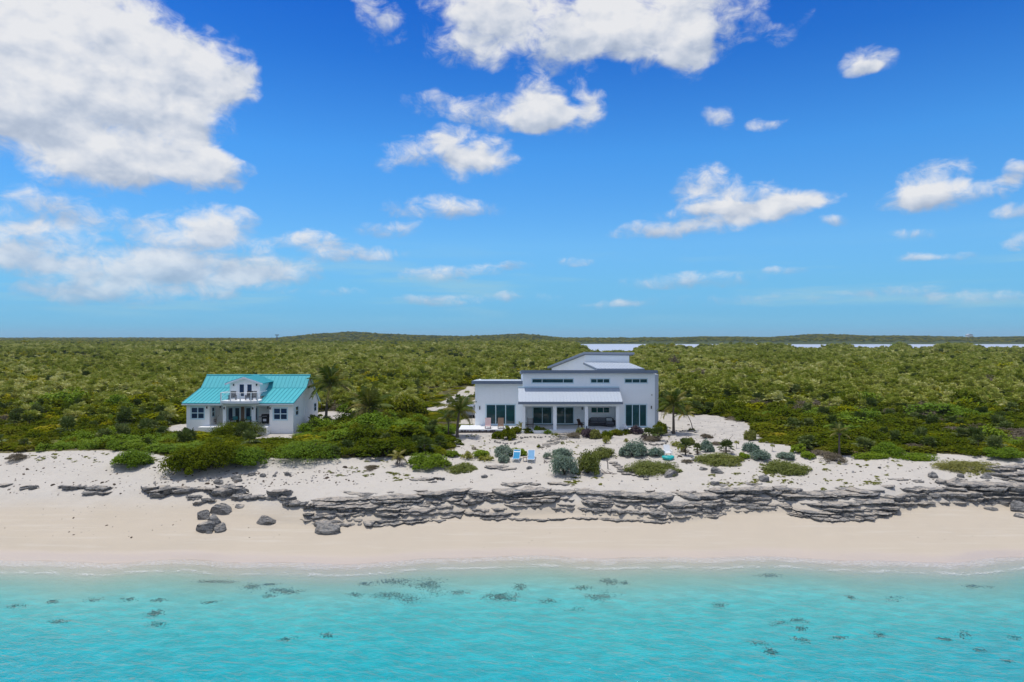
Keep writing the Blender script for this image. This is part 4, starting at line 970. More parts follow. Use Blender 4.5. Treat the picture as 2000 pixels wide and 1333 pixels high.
for i, (a, b, w, h, lab) in enumerate(ROCKS):
    x, y, z = P(a, b); W_ = w * y / F; h_ = h * y / F
    o = link('rock', rock_mesh('rock', W_ * 1.1, W_ * .7, h_ * .95, 300 + i, .5, 20, 6, .10, 6), None, (x, y + W_ * .2, z + h_ * .3)); o.rotation_euler = (0, 0, (i * 1.7) % .8 - .4)
    tag(o, lab, 'rock')
# stony bank on the right edge
outcrop([(1960,925,60,8),(1985,918,60,8),(1975,935,60,9),(2010,930,50,9),(1945,918,34,6),(1995,941,40,7),(2030,920,60,10)], 'grey stony bank at the edge of the creeping vine', 1, 12)
outcrop([(822,941,40,3),(835,938,22,4),(852,936,14,5),(863,938,10,5),(845,945,16,3)], 'thin crescent of grey rock showing through the dune sand', 1, 13)
outcrop([(975,915,44,4),(963,918,30,5),(990,921,40,4)], 'low streaky driftwood-grey rock right of the olive mat', 1, 14)
# stone paths
def path(pts, label, seed):
    rnd = random.Random(seed); R = None
    for (a, b, w) in pts:
        x, y, z = P(a, b)
        if R is None: R = thing('stone_path', label, 'path', (x, y, z)); o0 = (x, y, z)
        W_ = w * y / F
        o = link('stone', SLABS[rnd.randrange(len(SLABS))], R, (x - o0[0], y - o0[1], z + .03 - o0[2])); o.scale = (W_ * 1.3, W_ * 1.1, .13); o.rotation_euler = (0, 0, rnd.uniform(-.6, .6))
rp = random.Random(5); up = []
for k in range(34):
    f = k / 33; a = 1104 - 38 * f ** 1.2; b = 847 + 26 * f; up.append((a + rp.uniform(-9, 9), b + rp.uniform(-1.2, 1.2), rp.uniform(7, 13)))
path(up, 'path of flat grey stones leading from the white terrace down to the sand', 3)
path([(1197,905,14),(1203,909,13),(1208,913,15),(1214,917,14),(1220,921,17),(1213,922,14),(1226,917,14),(1230,923,12),(1224,926,18),(1238,929,10),(1249,931,12),(1262,937,10)], 'flat grey stepping stones beside the driftwood post on the dune', 4)
def ring(cx, cy, rx, ry, n, label, a0=0., a1=2 * math.pi, seed=1):
    pts = []; rr = random.Random(seed)
    for k in range(n):
        a = a0 + (a1 - a0) * k / max(n - 1, 1); pts.append((cx + rx * math.cos(a) + rr.uniform(-2, 2), cy + ry * math.sin(a) + rr.uniform(-1, 1), rr.uniform(2.2, 5.5)))
    rnd = random.Random(seed); x0, y0, z0 = P(*pts[0][:2]); R = thing('stone_border', label, 'stone border', (x0, y0, z0))
    for (a, b, w) in pts:
        x, y, z = P(a, b); W_ = w * y / F; o = link('stone', SLABS[rnd.randrange(len(SLABS))], R, (x - x0, y - y0, z + .05 - z0)); o.scale = (W_ * 1.2, W_, .13); o.rotation_euler = (0, 0, rnd.uniform(-2, 2))
ring(992, 863, 24, 5, 16, 'ring of small stones round the shrub with pale trunks', 0, 3.3, 2)
ring(1278, 863, 26, 7, 20, 'ring of small stones round the spiky planting at the house corner', 0, 3.2, 3)
ring(1335, 846, 22, 3, 14, 'row of small dark stones by the leaning sapling', 3.1, 6.3, 4)
ring(1062, 857, 45, 2, 18, 'row of pinkish edging stones before the porch planting', 3.2, 6.2, 6)
# ------------------------------------------------------------------ foliage materials
def leaf_material(name, stops, rough=.5, spec=.35, transl=.30, patch=None, zone=.012):
    m, t, out = material(name)
    geo = t.node('ShaderNodeNewGeometry'); pos = geo.outputs['Position']
    oi = t.node('ShaderNodeObjectInfo').outputs['Random']; isl = geo.outputs['Random Per Island']
    n = t.noise(pos, zone * 6, 3, .6)
    n = t.m('ADD', t.m('MULTIPLY', n, .55), t.m('MULTIPLY', t.noise(t.v('MULTIPLY', pos, (1., .6, 1.)), .022, 4, .6), .45))
    f = t.m('ADD', t.m('ADD', t.m('MULTIPLY', oi, .46), t.m('MULTIPLY', isl, .32)), t.m('MULTIPLY', t.m('SUBTRACT', n, .40), 1.9), clamp=True)
    c = t.ramp(f, stops)
    if spec < .1: b = t.node('ShaderNodeBsdfDiffuse'); t.put(b.inputs[0], c)
    else: b = principled(t, None, c, rough, spec)
    tr = t.node('ShaderNodeBsdfTranslucent'); t.put(tr.inputs[0], t.mix(1., c, (1.25, 1.2, .7), 'MULTIPLY'))
    mx = t.node('ShaderNodeMixShader'); mx.inputs[0].default_value = transl; t.l.new(b.outputs[0], mx.inputs[1]); t.l.new(tr.outputs[0], mx.inputs[2]); t.l.new(mx.outputs[0], out.inputs[0])
    return m
L_scrub = leaf_material('scrub_leaves', [(0, (.07, .09, .004)), (.32, (.165, .19, .005)), (.68, (.30, .295, .009)), (1, (.35, .285, .035))], .75, .06)
L_dark = leaf_material('coastal_leaves', [(0, (.04, .06, .006)), (.4, (.085, .12, .008)), (.75, (.145, .17, .009)), (1, (.185, .17, .025))], .75, .06)
L_bright = leaf_material('glossy_bright_leaves', [(0, (.07, .125, .006)), (.5, (.14, .23, .010)), (1, (.24, .32, .02))], .6, .12)
L_blue = leaf_material('blue_green_leaves', [(0, (.11, .17, .135)), (.5, (.17, .245, .195)), (1, (.26, .32, .26))], .7, .2)
L_olive = leaf_material('olive_mat_leaves', [(0, (.10, .13, .025)), (.5, (.17, .20, .035)), (1, (.26, .25, .06))], .6, .25)
L_yellow = leaf_material('yellow_green_leaves', [(0, (.12, .14, .012)), (.5, (.22, .24, .02)), (1, (.32, .31, .05))], .5, .3)
L_dead = leaf_material('dry_twigs', [(0, (.10, .08, .045)), (.5, (.17, .14, .095)), (1, (.24, .205, .15))], .9, .1, .05)
L_purple = leaf_material('purple_leaves', [(0, (.03, .018, .03)), (.5, (.065, .04, .055)), (1, (.10, .08, .07))], .5, .3, .1)
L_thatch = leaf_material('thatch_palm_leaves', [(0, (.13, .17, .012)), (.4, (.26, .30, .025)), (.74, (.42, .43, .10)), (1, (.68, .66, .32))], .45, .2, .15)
L_thatchd = leaf_material('dark_thatch_leaves', [(0, (.04, .065, .010)), (.5, (.09, .13, .022)), (1, (.22, .25, .08))], .55, .2, .12)  # darker green leaf colour of the dark fan palms
L_palm = leaf_material('coconut_fronds', [(0, (.04, .075, .008)), (.5, (.085, .13, .014)), (1, (.19, .20, .035))], .5, .25, .2)
L_palmy = leaf_material('yellowed_fronds', [(0, (.13, .13, .02)), (.5, (.24, .22, .04)), (1, (.36, .30, .09))], .45, .4, .2)
L_grass = leaf_material('dune_grass', [(0, (.10, .10, .03)), (.5, (.18, .16, .05)), (1, (.26, .21, .09))], .7, .2)
M_bark = simple('grey_brown_bark', (.13, .105, .085), .9, .1, .3, 8., bump=.5)
M_twig = simple('dark_twigs', (.06, .05, .04), .9, .1, .3, 8.)

def leaf_cloud(name, mat, seed, n, leaf, lumps, spread=1., flat=.62, stretch=1.6, up=.35, edge=.0):
    """dome of foliage of radius about 1: leaves set on the outsides of many lumps"""
    g = np.random.default_rng(seed)
    cs = []
    for k in range(lumps):
        a = g.uniform(0, 2 * np.pi); r = np.sqrt(g.uniform(0, 1)) * .72 * spread; h = flat * (1 - (r / 1.0) ** 2) * g.uniform(.45, .95)
        rr = g.uniform(.16, .42)
        if k % 9 == 8: r = g.uniform(.7, 1.02); h = g.uniform(.05, .3) * flat; rr = g.uniform(.10, .22)
        cs.append((np.cos(a) * r, np.sin(a) * r, h, rr))
    cs = np.array(cs)
    idx = g.integers(0, lumps, n); th = g.uniform(0, 2 * np.pi, n); u = g.uniform(-.35, 1, n); s = np.sqrt(np.maximum(1 - u * u, 0))
    nr = np.stack([np.cos(th) * s, np.sin(th) * s, u], -1)
    rad = cs[idx, 3] * g.uniform(.72, 1.08, n)
    c = cs[idx, :3] + nr * rad[:, None]; c[:, 2] = np.abs(c[:, 2]) * .95 + .01
    nn = nr * .55 + g.normal(0, .5, (n, 3)); nn[:, 2] += up; nn /= np.linalg.norm(nn, axis=1, keepdims=True)
    t1 = np.cross(nn, g.normal(0, 1, (n, 3))); t1 /= np.linalg.norm(t1, axis=1, keepdims=True); t2 = np.cross(nn, t1)
    sz = leaf * g.uniform(.65, 1.35, n)[:, None]
    V = np.concatenate([c - t1 * sz * stretch, c - t2 * sz, c + t1 * sz * stretch, c + t2 * sz]).reshape(4, n, 3).transpose(1, 0, 2).reshape(-1, 3)
    Fq = np.arange(4 * n).reshape(n, 4)
    return np_mesh(name, V, Fq, mat, smooth=False)
def stems_mesh(name, mat, seed, n=7, r=.03, h=.6, spread=.6):
    rnd = random.Random(seed); m = MB()
    for k in range(n):
        a = rnd.uniform(0, 6.28); q = spread * rnd.uniform(.3, 1); p0 = (math.cos(a) * .06, math.sin(a) * .06, -.06); p1 = (math.cos(a) * q * .5, math.sin(a) * q * .5, h * .5); p2 = (math.cos(a + .3) * q, math.sin(a + .3) * q, h * rnd.uniform(.8, 1.1))
        m.bar(p0, p1, r, 5, r * .7); m.bar(p1, p2, r * .7, 4, r * .3)
    me = bpy.data.meshes.new(name); me.from_pydata(m.v, [], m.f); me.materials.append(mat); me.update(); return me
FOL = {}
def fol(kind, mat, count, n, leaf, lumps, **kw):
    FOL[kind] = [leaf_cloud('foliage', mat, 1000 + hash(kind) % 1 + k * 13 + len(FOL) * 101, n, leaf, lumps, **kw) for k in range(count)]
fol('scrub', L_scrub, 4, 700, .062, 16, flat=.75, up=1.0)
fol('dark', L_dark, 4, 900, .052, 18, flat=.70, up=.9)
fol('bright', L_bright, 3, 1300, .048, 22, flat=.62, up=1.0, stretch=1.2)
fol('blue', L_blue, 3, 1300, .042, 22, flat=.72, up=.8)
fol('olive', L_olive, 3, 1500, .036, 26, flat=.30, up=.7)
fol('yellow', L_yellow, 2, 420, .062, 12, flat=.55, up=.6, stretch=1.3)
fol('dead', L_dead, 3, 900, .016, 16, flat=.7, up=.2, stretch=6.)
fol('purple', L_purple, 2, 700, .055, 12, flat=.7, up=.4)
STEM = [stems_mesh('stem', M_twig, 5 + k) for k in range(3)]

def fan_palm_mesh(name, mat, seed, nfan=13, trunk=.0, R=.55, blades=11):
    """rosette of pleated fan leaves"""
    g = random.Random(seed); V = []; Fc = []
    for k in range(nfan):
        a = k * 2.399 + g.uniform(-.2, .2); el = g.uniform(-.25, 1.25) if k > 2 else g.uniform(.9, 1.4)
        d_ = Vector((math.cos(a) * math.cos(el), math.sin(a) * math.cos(el), math.sin(el))); pet = R * g.uniform(.55, .95)
        c = Vector((0, 0, trunk)) + d_ * pet; side = d_.cross(Vector((0, 0, 1)));
        side = side.normalized() if side.length > .01 else Vector((1, 0, 0)); nrm = side.cross(d_).normalized()
        ln = R * g.uniform(.75, 1.1)
        for b in range(blades):
            t = (b / (blades - 1) - .5) * 2 * 1.9; dd = (d_ * math.cos(t) + side * math.sin(t)).normalized(); droop = Vector((0, 0, -.25 * ln))
            w = dd.cross(nrm).normalized() * ln * .085
            i = len(V); zig = nrm * (.03 if b % 2 else -.03)
            V += [c, c + dd * ln * .55 + w + zig, c + dd * ln + droop * abs(math.cos(t)) , c + dd * ln * .55 - w - zig]; Fc.append((i, i + 1, i + 2, i + 3))
    me = bpy.data.meshes.new(name); me.from_pydata([tuple(v) for v in V], [], Fc); me.materials.append(mat); me.update(); return me
FAN = [fan_palm_mesh('fan_leaves', L_thatch, 40 + k, 15, .25, .62) for k in range(4)]
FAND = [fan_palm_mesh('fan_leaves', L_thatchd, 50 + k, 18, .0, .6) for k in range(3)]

BIG = {'bright': (.055, 1.2, .62, .9), 'dark': (.055, 1.5, .7, .8), 'blue': (.045, 1.4, .72, .7), 'olive': (.045, 1.4, .5, .8), 'dead': (.016, 5., .7, .2), 'purple': (.05, 1.4, .7, .5)}
def bush(kind, px, py, wpx, hpx, label, group=None, name='bush', seed=None, cat='bush', loc=None, dscale=1.):
    """a bush whose base centre shows at photo pixel (px, py)"""
    x, y, z = P(px, py) if loc is None else loc
    w = wpx * y / F; h = hpx * y / F
    y2 = y + w * .28 * dscale if loc is None else y
    z2 = gh(x, y2)
    k = int(px * 7 + py) if seed is None else seed
    R = thing(name, label, cat, (x, y2, z2 - .04), (k * 1.37) % 6.28, group)
    me = FOL[kind][k % len(FOL[kind])]
    if w > 1.1 and kind in BIG:
        lf, st, fl, up = BIG[kind]; r_ = w / 1.95
        me = leaf_cloud('foliage', FOL[kind][0].materials[0], 4000 + k, int(min(11000, 2300 * r_ * r_ + 900)), lf / r_, int(14 + 9 * w), flat=fl, up=up, stretch=st)
    f = link('foliage', me, R); s = link('stem', STEM[k % 3], R)
    hs = {'olive': .52, 'bright': .92, 'blue': .80, 'yellow': .72, 'dark': .82, 'purple': .75}.get(kind, .9)
    # the base row is the near foot of the bush, so its top row fixes the height
    R.scale = (w / 1.95, w / 1.95 * dscale, max(h * .98 / hs, .18)); return R

# ------------------------------------------------------------------ scatter of scrub (geometry nodes, one object)
def scatter(name, label_kind, pts, protos):
    """pts: array of x,y,z,rot,sx,sz,idx"""
    pts = np.asarray(pts); me = bpy.data.meshes.new(name); me.vertices.add(len(pts)); me.vertices.foreach_set('co', pts[:, :3].astype(np.float32).ravel())
    a = me.attributes.new('rot', 'FLOAT_VECTOR', 'POINT'); rv = np.zeros((len(pts), 3), np.float32); rv[:, 2] = pts[:, 3]; a.data.foreach_set('vector', rv.ravel())
    a = me.attributes.new('scl', 'FLOAT_VECTOR', 'POINT'); a.data.foreach_set('vector', np.stack([pts[:, 4], pts[:, 4], pts[:, 5]], -1).astype(np.float32).ravel())
    a = me.attributes.new('idx', 'INT', 'POINT'); a.data.foreach_set('value', pts[:, 6].astype(np.int32))
    me.update(); o = link(name, me); o['kind'] = 'stuff'
    ng = bpy.data.node_groups.new(name, 'GeometryNodeTree')
    ng.interface.new_socket('Geometry', in_out='INPUT', socket_type='NodeSocketGeometry'); ng.interface.new_socket('Geometry', in_out='OUTPUT', socket_type='NodeSocketGeometry')
    N = ng.nodes; gi = N.new('NodeGroupInput'); go = N.new('NodeGroupOutput'); jn = N.new('GeometryNodeJoinGeometry')
    def attr(nm, ty):
        q = N.new('GeometryNodeInputNamedAttribute'); q.data_type = ty; q.inputs[0].default_value = nm
        return next(s for s in q.outputs if s.enabled and s.name == 'Attribute')
    ar, asc, ai = attr('rot', 'FLOAT_VECTOR'), attr('scl', 'FLOAT_VECTOR'), attr('idx', 'INT')
    for k, ob in enumerate(protos):
        oi = N.new('GeometryNodeObjectInfo'); oi.transform_space = 'ORIGINAL'; oi.inputs['Object'].default_value = ob; oi.inputs['As Instance'].default_value = True
        cmp_ = N.new('FunctionNodeCompare'); cmp_.data_type = 'INT'; cmp_.operation = 'EQUAL'
        ia = [s for s in cmp_.inputs if s.enabled and s.type == 'INT']; ng.links.new(ai, ia[0]); ia[1].default_value = k
        ip = N.new('GeometryNodeInstanceOnPoints'); ng.links.new(gi.outputs[0], ip.inputs['Points']); ng.links.new(next(s for s in cmp_.outputs if s.enabled), ip.inputs['Selection'])
        ng.links.new(oi.outputs['Geometry'], ip.inputs['Instance']); ng.links.new(ar, ip.inputs['Rotation']); ng.links.new(asc, ip.inputs['Scale'])
        ng.links.new(ip.outputs[0], jn.inputs[0])
    ng.links.new(jn.outputs[0], go.inputs[0])
    md = o.modifiers.new('scatter', 'NODES'); md.node_group = ng
    return o

def mat(px, py_top, py_base, wpx, label, kind='olive', seed=0, hm=.42):
    """flat creeping mat covering the ground between two photo rows"""
    xa, ya, za = P(px, py_base); xb, yb, zb = P(px, py_top + 3); x = (xa + xb) / 2; y = (ya + yb) / 2; w = wpx * y / F; dep = max(yb - ya, .6)
    z = gh(x, y); R = thing('creeping_plant', label, 'creeper', (x, y, z - .05))
    tilt = math.atan2(gh(x, y + dep * .4) - gh(x, y - dep * .4), dep * .8); R.rotation_euler = (tilt, 0, 0)
    r_ = math.sqrt(w * dep) / 1.9
    me = leaf_cloud('foliage', FOL[kind][0].materials[0], 6000 + px, int(min(9000, 2000 * r_ * r_ + 800)), .05 / r_, int(20 + 8 * w), flat=.30, up=.8, stretch=1.3, spread=1.15)
    f = link('foliage', me, R); f.scale = (w / 1.9, dep / 1.9, hm / .42); return R
    f2 = link('foliage', FOL[kind][(seed + 1) % len(FOL[kind])], R, (0, 0, 0)); f2.rotation_euler = (0, 0, 2.0); f2.scale = (dep / 1.9, w / 1.9, hm / .5) if False else (w / 2.2, dep / 2.2, hm / .36)
    f2.rotation_euler = (0, 0, math.pi); return R
# ------------------------------------------------------------------ coconut palms
def frond_mesh(name, mat, seed, ln=2.2, droop=.9, nl=26):
    g = random.Random(seed); V = []; Fc = []; pts = []
    for k in range(9):
        t = k / 8; pts.append(Vector((ln * t * (1 - .12 * t * t), 0, .55 * ln * t * .6 - droop * ln * .55 * t * t)))
    def at(t):
        q = t * 8; i = min(int(q), 7); return pts[i].lerp(pts[i + 1], q - i)
    for k in range(8):
        a, b = pts[k], pts[k + 1]; w = .035 * (1 - k / 9.); i = len(V)
        V += [a + Vector((0, w, .01)), b + Vector((0, w * .8, .01)), b + Vector((0, -w * .8, .01)), a + Vector((0, -w, .01))]; Fc.append((i, i + 1, i + 2, i + 3))
    for k in range(nl):
        t = .10 + .9 * k / (nl - 1); c = at(t); l = ln * .33 * (math.sin(min(1, t * 1.15) * math.pi * .86) * .8 + .25) * g.uniform(.85, 1.1)
        for s in (-1, 1):
            d_ = Vector((.55, s * .95, -.45 - g.uniform(0, .5))).normalized(); w = Vector((.045, 0, .0)) * ln / 2.2; i = len(V); mid = c + d_ * l * .55 + Vector((0, 0, .03))
            V += [c - w * .6, mid - w, c + d_ * l + Vector((.05, 0, -.12 * l)), mid + w, c + w * .6]; Fc.append((i, i + 1, i + 2, i + 3, i + 4))
    me = bpy.data.meshes.new(name); me.from_pydata([tuple(v) for v in V], [], Fc); me.materials.append(mat); me.update(); return me
FR = [frond_mesh('frond', L_palm, 70 + k, 2.2, d_) for k, d_ in enumerate((.5, .9, 1.3))]
FRY = [frond_mesh('frond', L_palmy, 80 + k, 2.2, d_) for k, d_ in enumerate((.8, 1.3))]
def coconut_palm(px, py, top_y, rpx, label, nfr=20, lean=(0, 0), yellow=.15, tr=.16, seed=1, elmax=1.25):
    rnd = random.Random(seed); x, y, z = P(px, py); y += .1; z = gh(x, y)
    h = max((py - top_y) * y / F, .4)
    R = thing('coconut_palm', label, 'palm tree', (x, y, z))
    m = MB(); prev = Vector((0, 0, -.15)); n = 9
    for k in range(1, n + 1):
        t = k / n; c = Vector((lean[0] * t * t, lean[1] * t * t, h * t)); r0 = tr * (1.25 - .55 * (k - 1) / n) * (1.35 if k == 1 else 1); m.bar(prev, c, r0, 8, tr * (1.25 - .55 * t) * .96); prev = c
    m.build('trunk', M_bark, R)
    sc = rpx * y / F / 2.15
    for k in range(nfr):
        yl = rnd.random() < yellow or (k > nfr * .85)
        me = FRY[rnd.randrange(2)] if yl else FR[min(2, int(k / nfr * 3))]
        o = link('frond', me, R, prev + Vector((0, 0, .02)))
        el = elmax - (elmax + .35) * (k / nfr) + rnd.uniform(-.12, .12)
        o.rotation_euler = (rnd.uniform(-.2, .2), -el, k * 2.399 + rnd.uniform(-.25, .25)); q = sc * rnd.uniform(.85, 1.12); o.scale = (q, q, q)
    cm = MB()
    for k in range(5):
        a = k * 1.26; cm.bar(prev + Vector((math.cos(a) * .1, math.sin(a) * .1, -.05)), prev + Vector((math.cos(a) * .2, math.sin(a) * .2, -.25)), .07, 6, .09)
    cm.build('coconuts', M_bark, R); return R
coconut_palm(636, 834, 752, 44, 'tall coconut palm with dark trunk beside the teal-roofed cottage', 24, (.5, .3), .1, .17, 1)
coconut_palm(716, 832, 798, 46, 'wide short coconut palm with drooping fronds on the sandy track', 22, (.3, .2), .28, .16, 2)
coconut_palm(893, 855, 803, 38, 'coconut palm with yellowish crown at the corner of the white terrace', 20, (.25, 0), .42, .15, 3)
coconut_palm(876, 851, 818, 22, 'slim young palm half hidden at the thicket edge by the terrace', 12, (-.1, .2), .4, .08, 4)
coconut_palm(1316, 848, 792, 34, 'dusky coconut palm standing right of the modern house', 22, (-.05, 0), .22, .15, 5)
coconut_palm(1353, 843, 808, 22, 'leaning thin-stemmed sapling palm on the sand clearing', 13, (-.75, .2), .3, .05, 6)
coconut_palm(776, 909, 893, 24, 'yellow-green young palm at the foot of the thicket by the dune', 9, (.05, 0), .95, .05, 7, .9)
coconut_palm(1019, 845, 836, 14, 'bright yellow-green feathery palm in the porch planting', 9, (0, 0), .7, .05, 8, 1.3)
coconut_palm(1640, 893, 846, 19, 'shaggy palm rising from the scrub edge beside dry grass', 15, (.1, .2), .15, .1, 9)

# ------------------------------------------------------------------ fan palms as things
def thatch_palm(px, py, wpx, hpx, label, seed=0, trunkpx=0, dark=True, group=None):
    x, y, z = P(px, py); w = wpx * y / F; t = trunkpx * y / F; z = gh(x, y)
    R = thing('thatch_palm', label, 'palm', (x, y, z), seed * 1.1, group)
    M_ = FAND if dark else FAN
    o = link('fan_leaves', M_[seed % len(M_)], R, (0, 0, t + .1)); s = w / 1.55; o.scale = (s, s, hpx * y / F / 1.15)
    m = MB(); m.bar((0, 0, -.1), (0, 0, t + .2), .09, 7, .08); m.build('trunk', M_bark, R)
    if t > .25:
        sk = link('dead_leaf_skirt', FOL['dead'][seed % 3], R, (0, 0, t * .25)); sk.scale = (s * .75, s * .75, t * .75)
    return R
thatch_palm(1339, 890, 26, 24, 'thatch palm with a shaggy dead skirt beside the teal float', 1, 14)
thatch_palm(1362, 888, 16, 18, 'narrow dark thatch palm right of the shaggy-skirted one', 2, 8)
thatch_palm(1418, 887, 30, 24, 'spiky blue-green thatch palm above the wide green mat', 0, 10)
thatch_palm(1268, 858, 26, 18, 'dark spiky palm in the stone-ringed planting at the house corner', 3, 8)
thatch_palm(1285, 861, 24, 20, 'taller bristly palm in the stone-ringed planting at the house corner', 4, 12)
thatch_palm(1294, 850, 20, 18, 'palm tuft behind the stone-ringed planting, close to the wall', 5, 8)
thatch_palm(1572, 882, 30, 22, 'broad fan palm at the scrub edge above the blue-green shrubs', 6, 6)
thatch_palm(1690, 882, 40, 26, 'large grey-green fan palm clump fronting the scrub on the dune', 7, 6)
thatch_palm(1815, 882, 28, 26, 'dark fan palm rising from the bright bushes on the dune', 8, 8)
thatch_palm(655, 893, 22, 20, 'grey fan palm beside the glossy bright bush', 9, 6)
thatch_palm(240, 876, 18, 12, 'dark fan palm tuft behind the lone round bush', 10, 2)

# ------------------------------------------------------------------ named bushes of the dune and garden
B = [
 ('bright',245,920,80,36,'lone round bright green bush on the bare dune'),
 ('dark',352,934,92,52,'dark seagrape bush spilling over the dune, end one casting shadow on sand'),
 ('dark',412,928,110,56,'broad dark seagrape bush in the middle of the dune thicket'),
 ('bright',462,918,96,44,'bright green bush rounding off the seagrape thicket'),
 ('bright',588,904,140,42,'wide glossy bright green bush below the cottage'),
 ('bright',832,920,82,34,'dense bright green mound on the dune before the thicket'),
 ('bright',883,894,30,15,'small bright bush at the thicket corner'),
 ('yellow',911,899,28,18,'yellow-tipped little bush between two bright bushes'),
 ('bright',939,895,36,17,'bright green bush left of the blue-green shrubs'),
 ('yellow',950,903,38,13,'yellow-green succulent patch in front of a bright bush'),
 ('blue',983,893,42,22,'blue-green sea lavender left of the lounge chairs, upper one'),
 ('blue',984,905,26,17,'smaller blue-green sea lavender left of the lounge chairs, lower one'),
 ('bright',1012,892,38,18,'dark-centred bright bush behind the blue lounge chairs'),
 ('blue',1098,897,46,20,'low blue-green sea lavender above the big round one'),
 ('blue',1070,898,20,14,'small grey-green tuft right of the lounge chairs'),
 ('blue',1105,934,58,40,'big round blue-green sea lavender mound on the dune'),
 ('olive',1150,929,56,34,'olive bush joined to the big blue-green mound by the white ball'),
 ('olive',1180,897,52,16,'low olive-yellow bush on the open sand'),
 ('blue',1241,894,60,30,'large dome of blue-green sea lavender before the house'),
 ('blue',1283,894,34,17,'lower blue-green sea lavender beside the teal float'),
 ('blue',1383,884,30,22,'blue-green shrub between the thatch palms'),
 ('yellow',1334,884,24,18,'reddish-yellow shrub beside the white chair'),
 ('yellow',1322,874,26,12,'yellow-green shrub behind the white chair'),
 ('dead',1380,857,26,11,'dry brown cushion shrub on the sand clearing'),
 ('olive',1468,861,26,16,'lone dark green low shrub on the sand clearing'),
 ('blue',1469,885,36,20,'round blue-green shrub above two others, near the sand clearing'),
 ('blue',1489,901,42,18,'pale blue-green shrub at the dune edge between two green ones'),
 ('blue',1538,899,36,15,'blue-green shrub tucked under the scrub edge'),
 ('bright',1455,897,24,13,'small dark green bush right of the wide mat'),
 ('bright',1563,887,30,26,'leafy green bush at the corner of the scrub'),
 ('bright',1580,897,28,16,'low green bush before the scrub corner'),
 ('dead',1610,892,44,12,'dry reddish twigs along the scrub edge'),
 ('dead',1634,906,50,18,'tawny dry bush under the shaggy palm'),
 ('bright',1743,890,60,28,'brightest green bush along the dune scrub edge'),
 ('dead',1795,884,40,18,'grey leafless bush beside the brightest green bush'),
 ('bright',1975,898,80,22,'big glossy green bush at the bank end of the scrub'),
 ('dead',23,905,44,14,'grey-brown dry clump on the dune slope'),
 ('dead',725,917,30,6,'flat withered patch on the dune sand'),
 ('dead',722,922,16,8,'small withered tuft on the dune sand'),
 ('dead',780,906,16,20,'tangle of grey driftwood twigs under the young palm'),
 # garden of the modern house
 ('dark',992,860,30,24,'rounded dark shrub on pale trunks inside a stone ring'),
 ('dark',985,834,28,28,'dark leafy shrub standing on the white terrace'),
 ('dark',972,858,24,14,'low green shrub left of the ringed shrub'),
 ('bright',1049,846,18,18,'upright grassy green shrub before the porch'),
 ('dark',1032,847,24,10,'dark ground shrub among the porch planting'),
 ('bright',1070,849,18,12,'little leafy shrub at the porch step'),
 ('dead',1122,857,30,12,'brownish clipped hedge at the head of the stone path'),
 ('purple',1150,855,36,14,'purple-brown hedge before the outdoor sofa'),
 ('olive',1163,858,24,14,'olive cushion in front of the purple hedge'),
 ('dark',1185,857,26,14,'dark hedge end below the sofa'),
 ('bright',1143,847,30,10,'green hedge top along the porch edge'),
 ('dark',1208,851,30,12,'dark low hedge before the last porch column'),
 ('purple',1244,849,28,14,'dark purple shrub below the terrace'),
 ('yellow',1184,868,20,18,'small yellow-green shrub on the sand below the hedge'),
 ('yellow',1223,865,12,9,'tiny round yellow-green shrub on the sand'),
 ('yellow',1098,869,9,9,'tiny green shrub beside the stone path'),
 ('dark',1052,876,9,8,'tiny dark shrub above the lounge chairs'),
 ('purple',1260,861,18,12,'purple-leaved shrub at the edge of the corner planting'),
 ('dark',1298,848,16,8,'low dark shrub between corner planting and palm'),
 ('dark',1290,852,30,26,'dense dark shrub filling the stone-ringed corner planting'),
 ('dead',1276,863,34,12,'dry brown litter mound in the stone-ringed corner planting'),
 ('dark',1008,848,26,14,'dark low shrub left of the feathery palm'),
 ('olive',1135,849,26,10,'grey-green clipped hedge left of the sofa planting'),
 ('bright',1196,850,22,10,'green hedge tuft right of the sofa planting'),
 ('dark',1226,848,24,9,'low dark hedge below the folded white chair'),
 ('yellow',1085,852,16,7,'yellowish tuft at the head of the stone path'),
 ('olive',1060,846,20,9,'olive groundcover below the porch rack'),
 ('dead',1345,905,26,6,'flat brown litter beside the pale rock'),
 ('dead',1402,870,24,7,'dry grass wisp on the lower sand clearing'),
 ('dead',1440,822,40,8,'grey brush line at the back of the sand clearing'),
 ('olive',1350,870,22,10,'olive tuft behind the narrow thatch palm'),
 ('dead',926,880,12,9,'little brown shrub on the yard sand'),
 ('dark',1352,843,14,7,'tuft at the foot of the leaning sapling'),
 ('dark',455,856,118,30,'dark bushy shrub in front of the cottage porch'),
]
for i, (k, a, b, w, h, lab) in enumerate(B): bush(k, a, b, w, h, lab)
mat(900, 905, 926, 56, 'low olive mat of dune plants by the bright mound', seed=0); mat(1278, 903, 931, 106, 'creeping green mat ending at the long flat rock', seed=1, hm=.6); mat(1408, 888, 913, 94, 'wide creeping green mat under the thatch palms', seed=2, hm=.55)
mat(1530, 903, 931, 90, 'pointed creeping green mat on the open dune', seed=0, hm=.6); mat(1885, 900, 926, 130, 'long creeping green vine mat near the stony bank', seed=1, hm=.5); mat(1700, 886, 899, 66, 'low strip of green creeper below the large fan palm clump', 'bright', 0); mat(1785, 888, 902, 90, 'bright creeper tongue spilling onto the dune', 'bright', 1)
def sapling(px, py, hpx, label, mat=None):
    x, y, z = P(px, py); h = hpx * y / F; R = thing('sapling', label, 'sapling', (x, y, z))
    m = MB(); m.bar((0, 0, -.1), (.03, 0, h * .6), .025, 5, .015); m.build('trunk', M_bark, R)
    f = link('foliage', FOL['yellow'][px % 2], R, (.03, 0, h * .5)); f.scale = (h * .33, h * .33, h * .6)
